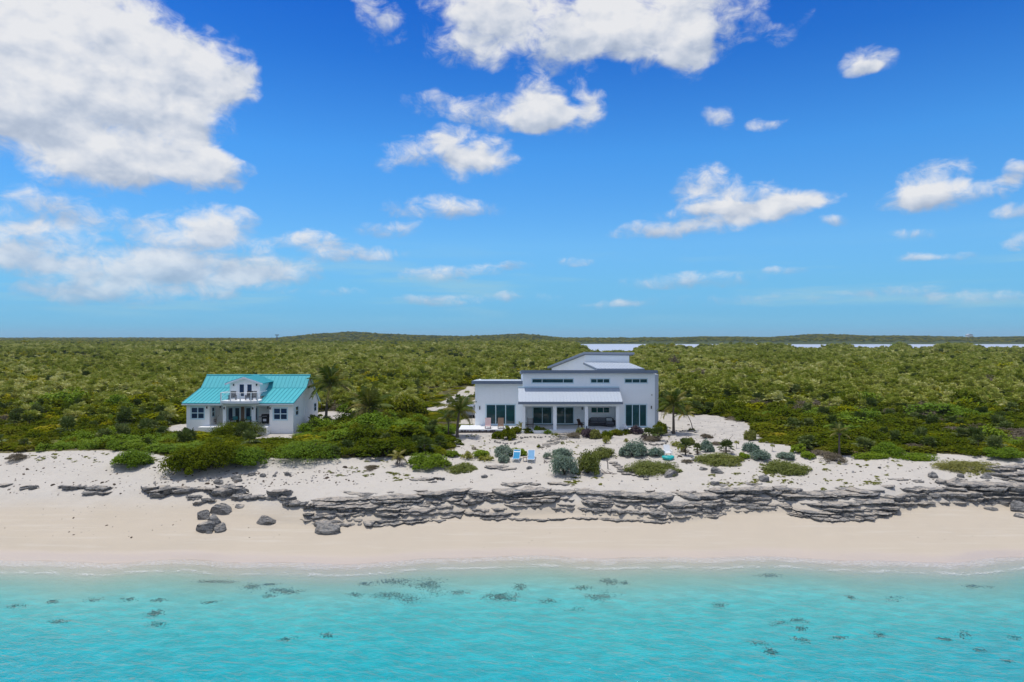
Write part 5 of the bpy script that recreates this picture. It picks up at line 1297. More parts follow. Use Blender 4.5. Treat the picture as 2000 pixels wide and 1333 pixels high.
sapling(1438, 877, 18, 'yellow-green sapling beside the spiky thatch palm'); sapling(1474, 838, 14, 'thin sapling at the far edge of the sand clearing'); sapling(1508, 882, 16, 'spindly sapling before the scrub on the clearing edge')
sapling(1308, 842, 8, 'tiny sapling beside the dusky palm trunk'); sapling(957, 882, 8, 'tiny cactus-like sprout on the yard sand near bright bush'); sapling(946, 868, 8, 'dark forked sprout on the yard sand'); sapling(1306, 859, 8, 'tiny sprout outside the stone-ringed planting')

# ------------------------------------------------------------------ scrub that covers the island
def scatter_all():
    g = np.random.default_rng(77)
    def grid(d0, d1, sp, umax):
        out = []; D = d0
        while D < d1:
            s = sp(D); n = int(2 * umax * D / s); xs = (np.arange(n) + g.uniform(0, 1, n)) * s - umax * D
            out.append(np.stack([xs, D + g.uniform(-.5, .5, n) * s], -1)); D += s
        return np.concatenate(out)
    near = grid(64, 112, lambda D: 1.05, 1.35); mid = grid(112, 300, lambda D: 1.45 + (D - 112) * .004, 1.25); far = grid(300, 820, lambda D: 2.3 + (D - 300) * .004, 1.2)
    Q = np.concatenate([near, mid, far]); x, D = Q[:, 0], Q[:, 1]
    ok = ~is_clear(x, D)
    # keep crowns off the cleared sand and the houses
    for dx_, dy_ in ((.55, 0), (-.55, 0), (0, -.45)): ok &= ~is_clear(x + dx_, D + dy_)
    x, D = x[ok], D[ok]; z = ground_h(x, D); keep = z > .9; x, D, z = x[keep], D[keep], z[keep]
    thin = ~((fbm(x / 6., D / 7., 91, 2) > .60) & (g.uniform(0, 1, len(x)) < .45)); x, D, z = x[thin], D[thin], z[thin]
    px, py = to_px(x, D, z); n = len(x)
    rnd = g.uniform(0, 1, n); patch = fbm(x / 14., D / 22., 61, 3); patch2 = fbm(x / 40., D / 60., 71, 3); patch3 = fbm(x / 9. + 50, D / 12., 81, 2)
    # kinds: 0-3 scrub, 4-7 dark, 8-10 dead, 11-14 pale fan palm, 15-17 dark fan palm, 18-20 bright
    coast = np.clip(1 - (D - 88) / 42. + (patch2 - .5) * 1.6, 0, 1)
    idx = g.integers(0, 4, n); w = g.uniform(.85, 1.7, n); h = w * g.uniform(.62, 1.0, n)
    dk = g.uniform(0, 1, n) < coast * .92; idx[dk] = 4 + g.integers(0, 4, dk.sum())
    dp = (fbm(x / 22., D / 38., 101, 3) > .57) & (g.uniform(0, 1, n) < .55) & ~dk; idx[dp] = 4 + g.integers(0, 4, dp.sum())
    big = g.uniform(0, 1, n) < .07; w[big] *= 1.7; h[big] *= 1.5
    br = dk & (patch3 > .60) & (g.uniform(0, 1, n) < .75); idx[br] = 18 + g.integers(0, 3, br.sum())
    dd = (patch > .66) & (g.uniform(0, 1, n) < .45); idx[dd] = 8 + g.integers(0, 3, dd.sum())
    pf = np.clip(.28 + (patch2 - .40) * 2.0, .10, .72) * (1 - coast); pf = np.where(D > 330, pf * .7, pf)
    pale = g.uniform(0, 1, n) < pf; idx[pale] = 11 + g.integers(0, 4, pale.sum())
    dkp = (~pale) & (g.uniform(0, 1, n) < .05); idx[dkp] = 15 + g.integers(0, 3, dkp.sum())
    sz = np.interp(D, [66, 90, 140, 300, 800], [.80, 1.0, 1.2, 1.45, 2.3]) * (1 + (patch2 - .5) * .8) * g.uniform(.7, 1.35, n)
    w = w * sz; h = h * np.interp(D, [66, 82, 100, 140, 300, 800], [.72, .78, 1.25, 1.35, 1.6, 2.2]) * (1 + (patch3 - .5) * .9) * g.uniform(.65, 1.4, n)
    tall = (px > 690) & (px < 820) & (D < 100); h[tall] *= 1.35
    trk = (px > 815) & (px < 935) & (D > 84) & (D < 150); h[trk] *= .26
    lowf = (D < 81.5) & (px > 340) & (px < 640); h[lowf] = np.minimum(h[lowf], .75)
    fp = (idx >= 11) & (idx <= 17); s = g.uniform(.75, 1.35, n) * np.interp(D, [66, 120, 300, 800], [.95, 1.05, 1.5, 2.6]); s = np.where(trk, s * .5, s); w[fp] = s[fp]; h[fp] = s[fp] * g.uniform(.9, 1.5, n)[fp]
    lift = np.where(fp, g.uniform(.45, 1.2, n) * np.interp(D, [66, 90, 120, 300, 800], [.6, .8, 1.3, 1.7, 2.2]), -.05)
    A = np.stack([x, D, z + lift, g.uniform(0, 6.28, n), w, h, idx], -1)
    return A
SC = scatter_all()
# the plants that show largest become things of their own: about 300 of each kind at most
def near_individuals(A):
    order = np.argsort(A[:, 1]); px, py = to_px(A[:, 0], A[:, 1], A[:, 2]); used = np.zeros(len(A), bool)
    LAB = {'scrub': ('olive-green scrub bush in the thicket', 'bush', 'olive scrub bushes of the thicket', 60), 'dark': ('dark green coastal bush packed into the thicket', 'bush', 'dark bushes of the thicket', 105),
           'dead': ('leafless brown-grey bush among the green thicket', 'bush', 'dry bushes of the thicket', 14), 'fan': ('pale thatch palm rosette poking out of the thicket', 'palm', 'pale thatch palms of the thicket', 200),
           'fand': ('dark thatch palm rosette among the thicket bushes', 'palm', 'dark thatch palms of the thicket', 60), 'bright': ('bright green bush among darker thicket bushes', 'bush', 'bright bushes of the thicket', 52)}
    cnt = {k: 0 for k in LAB}
    for i in order:
        k = int(A[i, 6]); kind = 'scrub' if k < 4 else 'dark' if k < 8 else 'dead' if k < 11 else 'fan' if k < 15 else 'fand' if k < 18 else 'bright'
        if not (-5 < px[i] < 2005) or cnt[kind] >= LAB[kind][3]: continue
        lab, cat, grp, _ = LAB[kind]; cnt[kind] += 1; used[i] = True
        x, y, z, r, sx, sz, _ = A[i]
        nm = 'thatch_palm' if kind in ('fan', 'fand') else 'bush'
        gz = gh(x, y); R = thing(nm, lab, cat, (x, y, gz), r, grp)
        if nm == 'bush':
            me = FOL[kind][(k if k < 4 else k - 4 if k < 8 else k - 8 if k < 11 else k - 18) % len(FOL[kind])]
            f = link('foliage', me, R); f.scale = (sx, sx, sz); s = link('stem', STEM[i % 3], R); s.scale = (sx, sx, sz)
        else:
            me = (FAN[(k - 11) % 4] if kind == 'fan' else FAND[(k - 15) % 3]); f = link('fan_leaves', me, R, (0, 0, z - gz)); f.scale = (sx, sx, sz)
            t = link('trunk', TRUNK, R); t.scale = (1, 1, z - gz + .2)
    return used
_tm = MB().bar((0, 0, -.1), (0, 0, 1), .07, 6, .06); TRUNK = bpy.data.meshes.new('trunk'); TRUNK.from_pydata(_tm.v, [], _tm.f); TRUNK.materials.append(M_bark)
used = near_individuals(SC)
# one placed plant of each shape serves as the source of the mass behind
def first_with(me):
    return next(o for o in col.objects if o.type == 'MESH' and o.data == me)
SRC = []
for lst, nm in ((FOL['scrub'], 'foliage'), (FOL['dark'], 'foliage'), (FOL['dead'], 'foliage'), (FAN, 'fan_leaves'), (FAND, 'fan_leaves'), (FOL['bright'], 'foliage')):
    for me in lst: SRC.append(first_with(me))
scatter('scrub_cover', None, SC[~used], SRC)
# trees and tall scrub on the far hills and the far shore
def far_cover():
    g = np.random.default_rng(5); n = 58000
    D = 800 + 2600 * g.uniform(0, 1, n) ** 1.2; u = g.uniform(-1.15, 1.15, n); x = u * D; z = ground_h(x, D); px = u * F + 1000
    ok = (z > .8); ok &= ~((px > 1130) & (D < 1760) & (D > 690))
    x, D, z = x[ok], D[ok], z[ok]; m = len(x); s = g.uniform(3.2, 6.5, m)
    A = np.stack([x, D, z - .3, g.uniform(0, 6.28, m), s, s * g.uniform(.6, 1.0, m), np.where(g.uniform(0, 1, m) < .5, g.integers(0, 4, m), 4 + g.integers(0, 4, m))], -1)
    scatter('far_woodland', None, A, SRC)
far_cover()
# ------------------------------------------------------------------ furniture and small things
M_bluefab = simple('blue_sling_fabric', (.05, .30, .52), .7, .2, .06); M_paleblue = simple('faded_blue_sling', (.22, .42, .62), .7, .2, .08)
M_plast = simple('white_plastic', (.80, .81, .82), .4, .4, .03); M_tealp = simple('teal_plastic', (.015, .42, .40), .35, .5, .08, 3.)
M_drift = simple('bleached_driftwood', (.30, .26, .235), .9, .1, .25, 9., bump=.4); M_rope = simple('rust_orange_fabric', (.40, .16, .08), .8, .1, .1)
def lounger(px, py, fab, label, rz):
    x, y, z = P(px, py); R = thing('beach_lounger', label, 'lounger', (x, y + .75, z), rz)
    W_ = .66; L0, L1 = -.95, .05; bx, bz = .78, .98         # runs along local y: foot towards the sea, back raised inland
    fr = MB()
    for s in (-1, 1):
        a = s * W_ / 2; fr.bar((a, L0, .32), (a, L1, .34), .03); fr.bar((a, L1, .34), (a, bx * .78, bz), .03)
    fr.bar((-W_ / 2, L0, .32), (W_ / 2, L0, .32), .03).bar((-W_ / 2, bx * .78, bz), (W_ / 2, bx * .78, bz), .03); fr.build('frame', M_plast, R)
    for s in (-1, 1):
        for yy in (-.75, .15): MB().bar((s * W_ / 2, yy, .33), (s * W_ / 2, yy + .02, -.02), .028).build('leg', M_plast, R)
        MB().bar((s * W_ / 2, -.25, .5), (s * W_ / 2, .22, .52), .025).bar((s * W_ / 2, -.25, .5), (s * W_ / 2, -.22, .33), .02).build('armrest', M_plast, R)
    n = 9
    for k in range(n):
        t = (k + .5) / n; yy = L0 + .04 + (L1 - L0 - .06) * t
        box('strap', -W_ / 2 + .02, W_ / 2 - .02, yy - .045, yy + .045, .335, .35, fab, R)
    for k in range(n):
        t = (k + .5) / n; p = Vector((0, L1, .35)).lerp(Vector((0, bx * .78, bz)), t); d_ = Vector((0, bx * .78 - L1, bz - .35)).normalized() * .046
        nn = Vector((0, -d_.z, d_.y)).normalized() * .012
        MB().add([(sx * (W_ / 2 - .02), *(p + sd * d_ + sn * nn).yz) for sn in (0, 1) for sd, sx in ((-1, -1), (-1, 1), (1, 1), (1, -1))], BF).build('strap', M_plast if k in (6,) and fab is M_bluefab else fab, R)
    return R
lounger(1009, 903, M_bluefab, 'deep blue strap lounger facing the sea, in front of a bright bush', -.12); lounger(1038, 904, M_paleblue, 'faded pale blue strap lounger on open sand', -.06)
def small_table():
    x, y, z = P(1025.5, 903); R = thing('side_table', 'small dark side table between the two blue loungers', 'table', (x, y + .2, z))
    box('table_top', -.2, .2, -.18, .18, .40, .44, M_wood, R, .008)
    for a in (-.16, .16):
        for b in (-.14, .14): MB().bar((a, b, .41), (a * 1.1, b * 1.1, -.02), .022).build('leg', M_brown, R)
small_table()
def white_chair():
    x, y, z = P(1306, 893); R = thing('beach_chair', 'white slatted beach chair behind the teal float', 'chair', (x, y + .45, z))
    box('seat', -.32, .32, -.35, .25, .36, .40, M_plast, R, .01)
    for k in range(5): MB().slab([(-.31 + k * .125, .22, .36), (-.31 + k * .125 + .11, .22, .36), (-.31 + k * .125 + .11, .55, 1.06), (-.31 + k * .125, .55, 1.06)], .025).build('back_slat', M_plast, R)
    for s in (-1, 1):
        MB().box(s * .36 - .05, s * .36 + .05, -.35, .35, .56, .59).build('armrest', M_plast, R)
        for yy in (-.3, .28): MB().box(s * .36 - .03, s * .36 + .03, yy - .03, yy + .03, -.03, .56).build('leg', M_plast, R)
white_chair()
def float_boat():
    x, y, z = P(1306, 899); R = thing('beach_float', 'teal boat-shaped beach float lying before the white chair', 'float', (x, y + .25, z), .15)
    n = 28; m = 10; V = []; Fc = []
    for k in range(n):
        a = 2 * math.pi * k / n; rx, ry = .50, .34; tip = .14 if math.sin(a) < -.6 else 0
        c = Vector((math.cos(a) * rx, math.sin(a) * ry - tip * (1 - abs(math.cos(a))), .17 + .06 * abs(math.cos(a)))); d_ = Vector((math.cos(a), math.sin(a), 0))
        for j in range(m):
            b = 2 * math.pi * j / m; V.append(c + d_ * math.cos(b) * .13 + Vector((0, 0, math.sin(b) * .15)))
    for k in range(n):
        for j in range(m): Fc.append((k * m + j, ((k + 1) % n) * m + j, ((k + 1) % n) * m + (j + 1) % m, k * m + (j + 1) % m))
    mesh_obj('tube', V, Fc, M_tealp, R, True)
    V = [(math.cos(2 * math.pi * k / n) * .46, math.sin(2 * math.pi * k / n) * .32, .10) for k in range(n)] + [(v_ * .98, w_ * .98, .06) for v_, w_ in [(math.cos(2 * math.pi * k / n) * .46, math.sin(2 * math.pi * k / n) * .32) for k in range(n)]]
    mesh_obj('floor_sheet', V, [tuple(range(n)), tuple(range(n, 2 * n))[::-1]] + [(k, n + k, n + (k + 1) % n, (k + 1) % n) for k in range(n)], M_tealp, R)
float_boat()
def buoy():
    x, y, z = P(1168, 919); R = thing('buoy', 'round white net buoy hung at the edge of the olive bush', 'buoy', (x, y - .1, z))
    bm = bmesh.new(); bmesh.ops.create_uvsphere(bm, u_segments=20, v_segments=12, radius=.24); me = bpy.data.meshes.new('ball'); bm.to_mesh(me); bm.free(); me.materials.append(M_plast); me.polygons.foreach_set('use_smooth', [True] * len(me.polygons))
    link('ball', me, R, (0, 0, .27)); MB().bar((0, 0, .5), (.0, .12, .62), .02).build('rope_eye', M_drift, R); MB().bar((-.02, .05, -.05), (-.02, .05, .1), .05, 6, .03).build('stake', M_drift, R)
buoy()
def drift_post():
    x, y, z = P(1187, 917); R = thing('driftwood_post', 'weathered driftwood post standing in the sand with a forked top', 'post', (x, y, z))
    MB().bar((.03, 0, -.2), (0, 0, .45), .06, 7, .05).bar((0, 0, .44), (-.04, 0, .78), .05, 7, .045).build('post', M_drift, R)
    MB().bar((-.06, 0, .72), (-.17, 0, .88), .05, 6, .03).bar((-.03, 0, .76), (.06, 0, .87), .045, 6, .05).build('fork', M_drift, R)
drift_post()
def driftwood(px, py, w, label, seed):
    rnd = random.Random(seed); x, y, z = P(px, py); R = thing('driftwood', label, 'driftwood', (x, y + .1, z)); W_ = w * y / F
    for k in range(7):
        a = rnd.uniform(0, 6.28); p = Vector((rnd.uniform(-.4, .4) * W_, rnd.uniform(-.2, .2), .03)); q = p + Vector((math.cos(a) * W_ * .4, math.sin(a) * .25, rnd.uniform(.02, .4)))
        MB().bar(p, q, .05, 5, .02).build('branch', M_drift, R)
driftwood(1069, 905, 16, 'pale driftwood tangle right of the faded lounger', 1); driftwood(1186, 926, 26, 'low driftwood roots under the forked post', 2); driftwood(783, 912, 18, 'grey driftwood snag under the yellow young palm', 3)
# --- terrace and porch furniture of the modern house
def chaise(px, py, label, mat, rz=0., w=.72):
    y = 84.2; x = X(px, y); R = thing('deck_chair', label, 'chair', (x, y, ZF - .06), rz)
    MB().slab([(-w/2, -.75, .34), (w/2, -.75, .34), (w/2, .15, .34), (-w/2, .15, .34)], .05).build('seat', mat, R)
    for k in range(7):
        t0, t1 = k / 7, (k + .85) / 7; a = Vector((0, .15, .36)); b = Vector((0, .62, 1.22)); p, q = a.lerp(b, t0), a.lerp(b, t1)
        MB().slab([(-w/2, p.y, p.z), (w/2, p.y, p.z), (w/2, q.y, q.z), (-w/2, q.y, q.z)], .03).build('back_slat', mat, R)
    for s in (-1, 1):
        for yy in (-.68, .12): MB().box(s * (w/2 - .04) - .03, s * (w/2 - .04) + .03, yy - .03, yy + .03, 0, .32).build('leg', M_brown, R)
chaise(953, 836, 'faded pink slatted deck chair on the white terrace by the sliding door', M_pinkwood); chaise(978, 836, 'brown slatted deck chair half hidden behind the terrace shrub', M_wood)
def adirondack(px, label, y, z, rz, mat=None, k_=1.):
    x = X(px, y); R = thing('porch_chair', label, 'chair', (x, y, z), rz); w = .66; mat = mat or M_brown
    MB().slab([(-w/2, -.35, .40), (w/2, -.35, .40), (w/2, .22, .30), (-w/2, .22, .30)], .035).build('seat', mat, R)
    for k in range(5):
        x0 = -w/2 + k * w / 5; MB().slab([(x0 + .01, .2, .30), (x0 + w / 5 - .01, .2, .30), (x0 + w / 5 - .01, .52, 1.05), (x0 + .01, .52, 1.05)], .025).build('back_slat', mat, R)
    for s in (-1, 1):
        MB().box(s * .38 - .06, s * .38 + .06, -.42, .35, .56, .59).build('armrest', mat, R)
        MB().box(s * .38 - .03, s * .38 + .03, -.36, -.28, 0, .56).build('leg', mat, R); MB().box(s * .38 - .03, s * .38 + .03, .22, .30, 0, .56).build('leg', mat, R)
adirondack(1136, 'dark reclined wooden chair on the porch beside the sofa column', 84.2, ZF + .0, .9)
def shelf_stack():
    y = 83.8; R = thing('wooden_rack', 'dark wooden rack with rails beside the porch planting', 'rack', (X(1036, y), y, ZF - .06))
    for k in range(5): box('shelf', -.36, .36, -.2, .2, .18 + k * .24, .22 + k * .24, M_wood, R)
    for a in (-.33, .33):
        for b in (-.17, .17): box('post', a - .03, a + .03, b - .03, b + .03, 0, 1.32, M_brown, R)
shelf_stack()
def sofa():
    y = 86.4; x0, x1 = X(1152, y), X(1199, y); xm = (x0 + x1) / 2; w = x1 - x0; R = thing('outdoor_sofa', 'long dark wicker corner sofa with grey cushions under the porch window', 'sofa', (xm, y, ZF))
    box('base', -w/2, w/2, -.45, .42, .06, .36, M_dark, R, .02); box('backrest', -w/2, w/2, .43, .62, .06, .86, M_dark, R, .02)
    for s in (-1, 1): box('armrest', s * w/2 - .13, s * w/2 + .13, -.47, .60, .04, .66, M_dark, R, .03)
    box('chaise_base', w/2 - 1.15, w/2 - .14, -1.25, -.46, .05, .35, M_dark, R, .02); box('chaise_cushion', w/2 - 1.13, w/2 - .16, -1.23, -.40, .355, .47, M_cush, R, .04)
    n = 3
    for k in range(n):
        a = -w/2 + .14 + (w - .28) * k / n; b = a + (w - .28) / n - .02; box('seat_cushion', a, b, -.38, .30, .365, .50, M_cush, R, .04); box('back_cushion', a, b, .22, .42, .51, .98, M_cush, R, .05)
    for a in (w/2 - .75, w/2 - .4): box('throw_pillow', a - .2, a + .2, -.0, .2, .52, .88, M_palecush, R, .06)
sofa()
def tilt_chair():
    y = 83.9; R = thing('folding_chair', 'white folded beach chair leaning low on the terrace', 'chair', (X(1220.5, y), y, ZF - .06), .5)
    MB().slab([(-.24, -.3, .06), (.24, -.3, .06), (.30, .3, .55), (-.18, .3, .55)], .05).build('sling', M_plast, R); MB().bar((-.2, .25, .5), (-.2, .3, 0), .02).bar((.24, .25, .5), (.24, .3, 0), .02).build('leg', M_plast, R)
tilt_chair()
MBl = MB().bar((0, 0, 0), (0, 0, .42), .07, 8, .06).bar((0, 0, .42), (0, 0, .5), .09, 8, .03)
_o = MBl.build('lantern', M_black, None); _o.location = (X(1146, 82.6), 82.55, ZF - .1); tag(_o, 'small black lantern at the foot of the porch column', 'lantern')
# --- cottage porch
def armchair(px, y, z, label, cush):
    R = thing('armchair', label, 'chair', (X(px, y), y, z)); w = .78
    box('base', -w/2, w/2, -.38, .36, .12, .34, M_black, R, .02); box('backrest', -w/2, w/2, .30, .40, .12, .92, M_black, R, .02)
    for s in (-1, 1): box('armrest', s * w/2 - .05, s * w/2 + .05, -.38, .30, .12, .60, M_black, R, .02)
    box('seat_cushion', -w/2 + .06, w/2 - .06, -.42, .26, .345, .47, M_palecush, R, .04); box('back_cushion', -w/2 + .08, w/2 - .08, .14, .295, .48, .95, cush, R, .05)
    for s in (-1, 1):
        for yy in (-.33, .33): box('leg', s * .33 - .03, s * .33 + .03, yy - .03, yy + .03, 0, .12, M_black, R)
armchair(330 + 712 / 5.553, 83.5, CZF, 'black porch armchair with teal back cushion, beside the first cottage column', M_tealcush); armchair(330 + 865 / 5.553, 83.5, CZF, 'black porch armchair with teal back cushion, beside the second cottage column', M_tealcush)
def coffee():
    y = 83.4; R = thing('coffee_table', 'low dark table between the cottage porch armchairs', 'table', (X(330 + 790 / 5.553, y), y, CZF))
    box('table_top', -.3, .3, -.3, .3, .40, .45, M_black, R, .01)
    for a in (-.25, .25):
        for b in (-.25, .25): box('leg', a - .03, a + .03, b - .03, b + .03, 0, .40, M_black, R)
coffee()
adirondack(330 + 486 / 5.553, 'small wooden chair in the corner of the cottage porch', 83.9, CZF, -1.2, M_wood)
def grill():
    y = 84.3; R = thing('barbecue_grill', 'black barbecue grill at the end of the cottage porch', 'grill', (X(330 + 1046 / 5.553, y), y, CZF))
    box('cabinet', -.38, .38, -.25, .25, .08, .78, M_black, R, .02); MB().prism([(-.28, .80), (-.28, .98), (-.1, 1.16), (.2, 1.14), (.28, .95), (.28, .80)], 'x', -.42, .42).build('lid', M_black, R)
    for s in (-1, 1): box('side_shelf', s * .6 - .17, s * .6 + .17, -.22, .22, .80, .84, M_black, R)
    MB().bar((-.3, -.33, .93), (.3, -.33, .93), .02).build('handle', M_trim, R); box('front_panel', -.2, .2, -.262, -.253, .3, .6, M_trim, R)
    for s in (-1, 1): MB().bar((s * .3, -.2, .0), (s * .3, .2, .0), .06, 8).build('wheel', M_black, R)
grill()
for a, lab in ((690, 'dark low chair on the balcony beside the railing end'), (868, 'dark low chair on the balcony before the dormer doors'), (915, 'dark low chair on the balcony next to another dark chair')):
    adirondack(330 + a / 5.553, lab, 82.6, CBZ + .0, .2, M_dark)
# --- parked car behind the thicket
def car():
    y = 99.; x = X(918, y); z = gh(x, y); R = thing('parked_car', 'grey car parked behind the bushes beside the modern house', 'car', (x, y, z), math.radians(84))
    M_paint = simple('grey_car_paint', (.26, .27, .29), .3, .6, .03)
    prof = [(-2.2, .45), (-2.2, .95), (-1.95, 1.05), (-1.7, 1.65), (-.9, 1.78), (.35, 1.72), (.95, 1.12), (2.0, .98), (2.2, .8), (2.2, .45)]
    bm = bmesh.new(); vs_ = [[bm.verts.new((p, s * (.9 if q < 1.2 else .72), q)) for p, q in prof] for s in (-1, 1)]
    n = len(prof); bm.faces.new(vs_[0]); bm.faces.new(vs_[1][::-1])
    for k in range(n): bm.faces.new((vs_[0][k], vs_[1][k], vs_[1][(k + 1) % n], vs_[0][(k + 1) % n]))
    bmesh.ops.recalc_face_normals(bm, faces=bm.faces[:]); bmesh.ops.bevel(bm, geom=bm.edges[:], offset=.05, segments=2, affect='EDGES'); me = bpy.data.meshes.new('body'); bm.to_mesh(me); bm.free(); me.materials.append(M_paint); link('body', me, R)
    for s in (-1, 1): MB().add([(-1.6, s * .83, 1.12), (.72, s * .83, 1.14), (.25, s * .755, 1.62), (-1.45, s * .755, 1.62), (-1.6, s * .80, 1.12), (.72, s * .80, 1.14), (.25, s * .72, 1.62), (-1.45, s * .72, 1.62)], BF).build('side_window', M_glass, R)
    MB().slab([(.46, -.66, 1.66), (.46, .66, 1.66), (.98, .76, 1.16), (.98, -.76, 1.16)], .02).build('windscreen', M_glass, R); MB().slab([(-2.0, -.7, 1.1), (-2.0, .7, 1.1), (-1.76, .62, 1.62), (-1.76, -.62, 1.62)], .02).build('rear_window', M_glass, R)
    for a in (-1.4, 1.35):
        for s in (-1, 1):
            w = MB().bar((a, s * .72, .36), (a, s * .93, .36), .36, 18).build('wheel', M_black, R); MB().bar((a, s * .931, .36), (a, s * .945, .36), .21, 12).build('rim', M_trim, w)
    for s in (-1, 1): box('headlight', 2.15, 2.215, s * .65 - .16, s * .65 + .16, .72, .86, M_trim, R)
car()
# --- far things
def far_house():
    D = 2250.; x = X(1893, D); z = gh(x, D); R = thing('far_house', 'tiny white house on the far wooded ridge', 'house', (x, D, z)); zz = Z(654.5, D) - z
    box('wall', -9, 9, -6, 6, -2, zz, M_white, R); MB().prism([(-10, zz + .1), (10, zz + .1), (0, zz + 3.2)], 'y', -7, 7).build('roof', M_whiteroof, R)
far_house()
def mast(px, D, top, label, w=1.2):
    x = X(px, D); z = gh(x, D); R = thing('utility_mast', label, 'mast', (x, D, z)); h = Z(top, D) - z
    MB().bar((0, 0, -1), (0, 0, h), w * .5, 6, w * .3).build('pole', M_bark, R); box('cross_arm', -w * 1.4, w * 1.4, -w * .3, w * .3, h * .9, h * .9 + w * .5, M_bark, R)
mast(541, 2000., 654.5, 'squat dark mast on the skyline left of the long hill', 4.); mast(1773, 690., 671, 'thin wooden pole standing against the pond', .5); mast(1890, 1820., 660, 'distant pole on the far shore below the tiny white house', 1.5)
def ridge_tree(px, top, D, wpx, label, kind='bright'):
    x = X(px, D); z = gh(x, D); R = thing('ridge_tree', label, 'tree', (x, D, z)); w = wpx * D / F / 2; h = Z(top, D) - z
    MB().bar((0, 0, -.3), (0, 0, h * .5), .25, 6, .15).build('trunk', M_bark, R); f = link('crown', FOL[kind][px % 3], R, (0, 0, h * .15)); f.scale = (w, w, h * .9)
ridge_tree(1747, 669, 660., 20, 'bright green rounded tree standing out against the pond'); ridge_tree(1920, 675, 600., 12, 'dark rounded tree on the ridge near the far sand patch', 'dark'); ridge_tree(1336, 674, 640., 24, 'dark clump of tree on the ridge beside the pond gap', 'dark'); ridge_tree(250, 718, 290., 36, 'very dark wide tree crown in the scrub behind the cottage', 'dark')
# ------------------------------------------------------------------ under water: dark weed-covered rocks
def reef_material():
    m, t, out = material('weedy_rock'); pos = t.node('ShaderNodeNewGeometry').outputs['Position']
    principled(t, out, t.mix(t.noise(pos, 4., 4, .7), (.10, .12, .11), (.27, .27, .23)), .9, .1); return m
M_reef = reef_material()
REEF = [(425,1137,80,8),(488,1146,42,12),(525,1142,26,6),(562,1152,62,10),(525,1165,30,7),(780,1140,90,14),(850,1145,50,26),(760,1162,70,12),(800,1170,60,14),(890,1158,40,8),(975,1168,70,20),(310,1173,40,8),(300,1200,36,14),(312,1220,40,10),(250,1170,30,6),(175,1172,40,7),(105,1175,26,6),(30,1185,30,8),(110,1217,40,8),(412,1176,30,6),(563,1250,30,9),(632,1243,34,9),(1020,1150,30,14),
 (1188,1137,42,14),(1135,1149,40,9),(1222,1140,20,8),(1170,1168,54,16),(1125,1190,40,9),(1072,1175,44,9),(1508,1126,50,7),(1405,1184,36,10),(1525,1218,40,10),(1562,1211,30,8),(1567,1228,30,8),(1568,1253,36,12),(1485,1258,36,10),(1508,1274,30,16),(1640,1247,28,9),(1660,1168,18,9),(1752,1172,44,9),(1905,1146,44,8),(1885,1243,30,12),(1915,1272,40,9),(1985,1246,30,9),(1725,1240,30,12),(1840,1250,30,6),(1970,1292,24,8),(712,1142,36,7),(690,1165,30,8)]
def reef():
    g = np.random.default_rng(9)
    for i, (a, b, w, h) in enumerate(REEF):
        x, y, z = P(a, b); W_ = w * y / F; d_ = max(h * y / F * (y / (H - z)) * .9, .3)
        n = int(min(900, max(160, W_ * d_ * 260))); V = []; Fc = []
        c = g.normal(0, .18, (4, 2)) * (W_, d_)
        Q = c[np.arange(n) % 4] + g.normal(0, .20, (n, 2)) * (W_, d_); ZQ = ground_h(x + Q[:, 0], y + Q[:, 1]) - z
        for k in range(n):
            q = Q[k]; s = g.uniform(.012, .05); zz = ZQ[k]; a0 = g.uniform(0, 6.28); j = len(V)
            for e in range(6):
                t = a0 + e * 1.047; r = s * g.uniform(.7, 1.4); V.append((q[0] + math.cos(t) * r * 1.6, q[1] + math.sin(t) * r, zz - .02))
            V.append((q[0], q[1], zz + s * g.uniform(.3, .8))); Fc += [(j + e, j + (e + 1) % 6, j + 6) for e in range(6)]
        o = mesh_obj('submerged_rock', V, Fc, M_reef); o.location = (x, y, z)
        tag(o, 'dark weedy rock patch seen through the shallow turquoise water', 'rock', 'submerged rock patches')
reef()
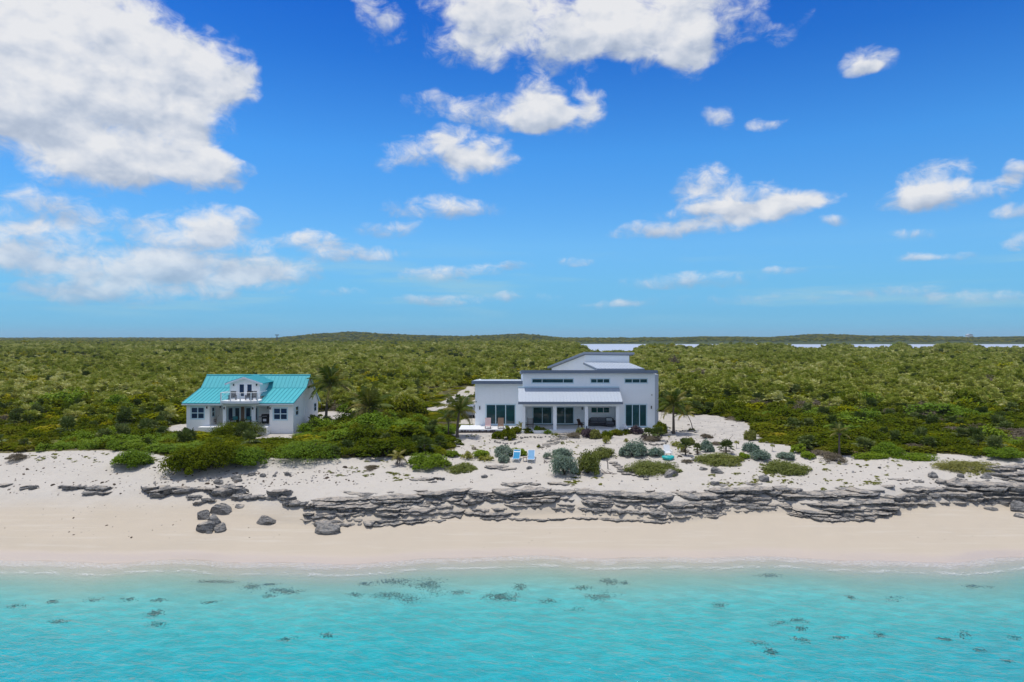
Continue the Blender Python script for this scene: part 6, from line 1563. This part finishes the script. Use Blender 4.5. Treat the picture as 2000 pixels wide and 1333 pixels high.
# ------------------------------------------------------------------ wrack, pebbles and sprouts scattered on the sand (uncountable)
LD = np.arange(49.5, 105, .25)[::-1]; LROW = np.maximum.accumulate(HY + (H - ground_h(LD * .05, LD)) * F / LD)
def litter():
    g = np.random.default_rng(8); V = []; Fc = []
    def chip(x, y, z, s, h):
        k = len(V); a = g.uniform(0, 6.28); ca, sa = math.cos(a), math.sin(a)
        for (u, v_, w) in ((-1, -.5, 0), (1, -.45, 0), (.9, .5, 0), (-.8, .55, 0), (-.5, -.2, 1), (.55, -.2, .8), (.4, .3, 1), (-.5, .3, .9)): V.append((x + (u * ca - v_ * sa) * s, y + (u * sa + v_ * ca) * s, z - .02 + w * h))
        Fc.extend(tuple(i + k for i in f) for f in BF)
    for n, r, s0, s1 in ((90, (0, 560, 985, 1060), .02, .08), (420, (300, 700, 905, 950), .03, .16), (520, (850, 1500, 848, 900), .03, .14), (300, (0, 330, 885, 960), .03, .12), (360, (1400, 2000, 895, 950), .03, .13), (180, (700, 1400, 905, 960), .03, .11), (60, (900, 2000, 1035, 1090), .02, .06), (200, (1320, 1500, 815, 870), .03, .12)):
        a = g.uniform(r[0], r[1], n); b = g.uniform(r[2], r[3], n)
        for q, w in zip(a, b):
            D = float(np.interp(w, LROW, LD))
            s = g.uniform(s0, s1) * (2. if g.uniform() < .06 else 1); chip(X(q, D), D, gh(X(q, D), D), s, s * .6)
    o = mesh_obj('beach_litter', V, Fc, M_litter); tag(o, kind='stuff')
def _lm():
    m, t, out = material('wrack_and_pebbles'); isl = t.node('ShaderNodeNewGeometry').outputs['Random Per Island']
    principled(t, out, t.ramp(isl, [(0, (.05, .04, .03)), (.45, (.13, .10, .075)), (.8, (.27, .26, .25)), (1, (.42, .39, .35))]), .9, .1); return m
M_litter = _lm(); litter()
def sprouts():
    g = np.random.default_rng(18); pts = []
    for n, r in ((90, (1380, 1480, 925, 950)), (160, (1600, 1760, 895, 960)), (60, (1100, 1180, 930, 950)), (90, (1880, 1960, 905, 930)), (70, (640, 760, 900, 930)), (110, (60, 330, 888, 910)), (70, (900, 1000, 850, 900)), (60, (760, 800, 925, 945)), (60, (1080, 1140, 848, 900)), (60, (1480, 1560, 920, 940))):
        cx = g.uniform(r[0], r[1], n // 6 + 1); cy = g.uniform(r[2], r[3], n // 6 + 1)
        for k in range(n):
            j = g.integers(0, len(cx)); q = cx[j] + g.normal(0, 4); w = min(max(cy[j] + g.normal(0, 1.2), r[2]), r[3]); D = float(np.interp(w, LROW, LD))
            s = g.uniform(.07, .2); pts.append((X(q, D), D, gh(X(q, D), D) - .01, g.uniform(0, 6.28), s, s * .8, g.integers(0, 2)))
    scatter('dune_sprouts', None, np.array(pts), [first_with(FOL['yellow'][0]), first_with(FOL['yellow'][1])])
sprouts()
# ------------------------------------------------------------------ sea air
def haze():
    m, t, out = material('sea_air')
    v = t.node('ShaderNodeVolumePrincipled'); v.inputs['Color'].default_value = (.72, .86, 1., 1); v.inputs['Density'].default_value = .00007; v.inputs['Anisotropy'].default_value = .0
    t.l.new(v.outputs[0], out.inputs['Volume'])
    o = mesh_obj('haze', boxv(-26000, 26000, -6200, 7200, -62, 75), BF, m); tag(o, kind='stuff')
haze()
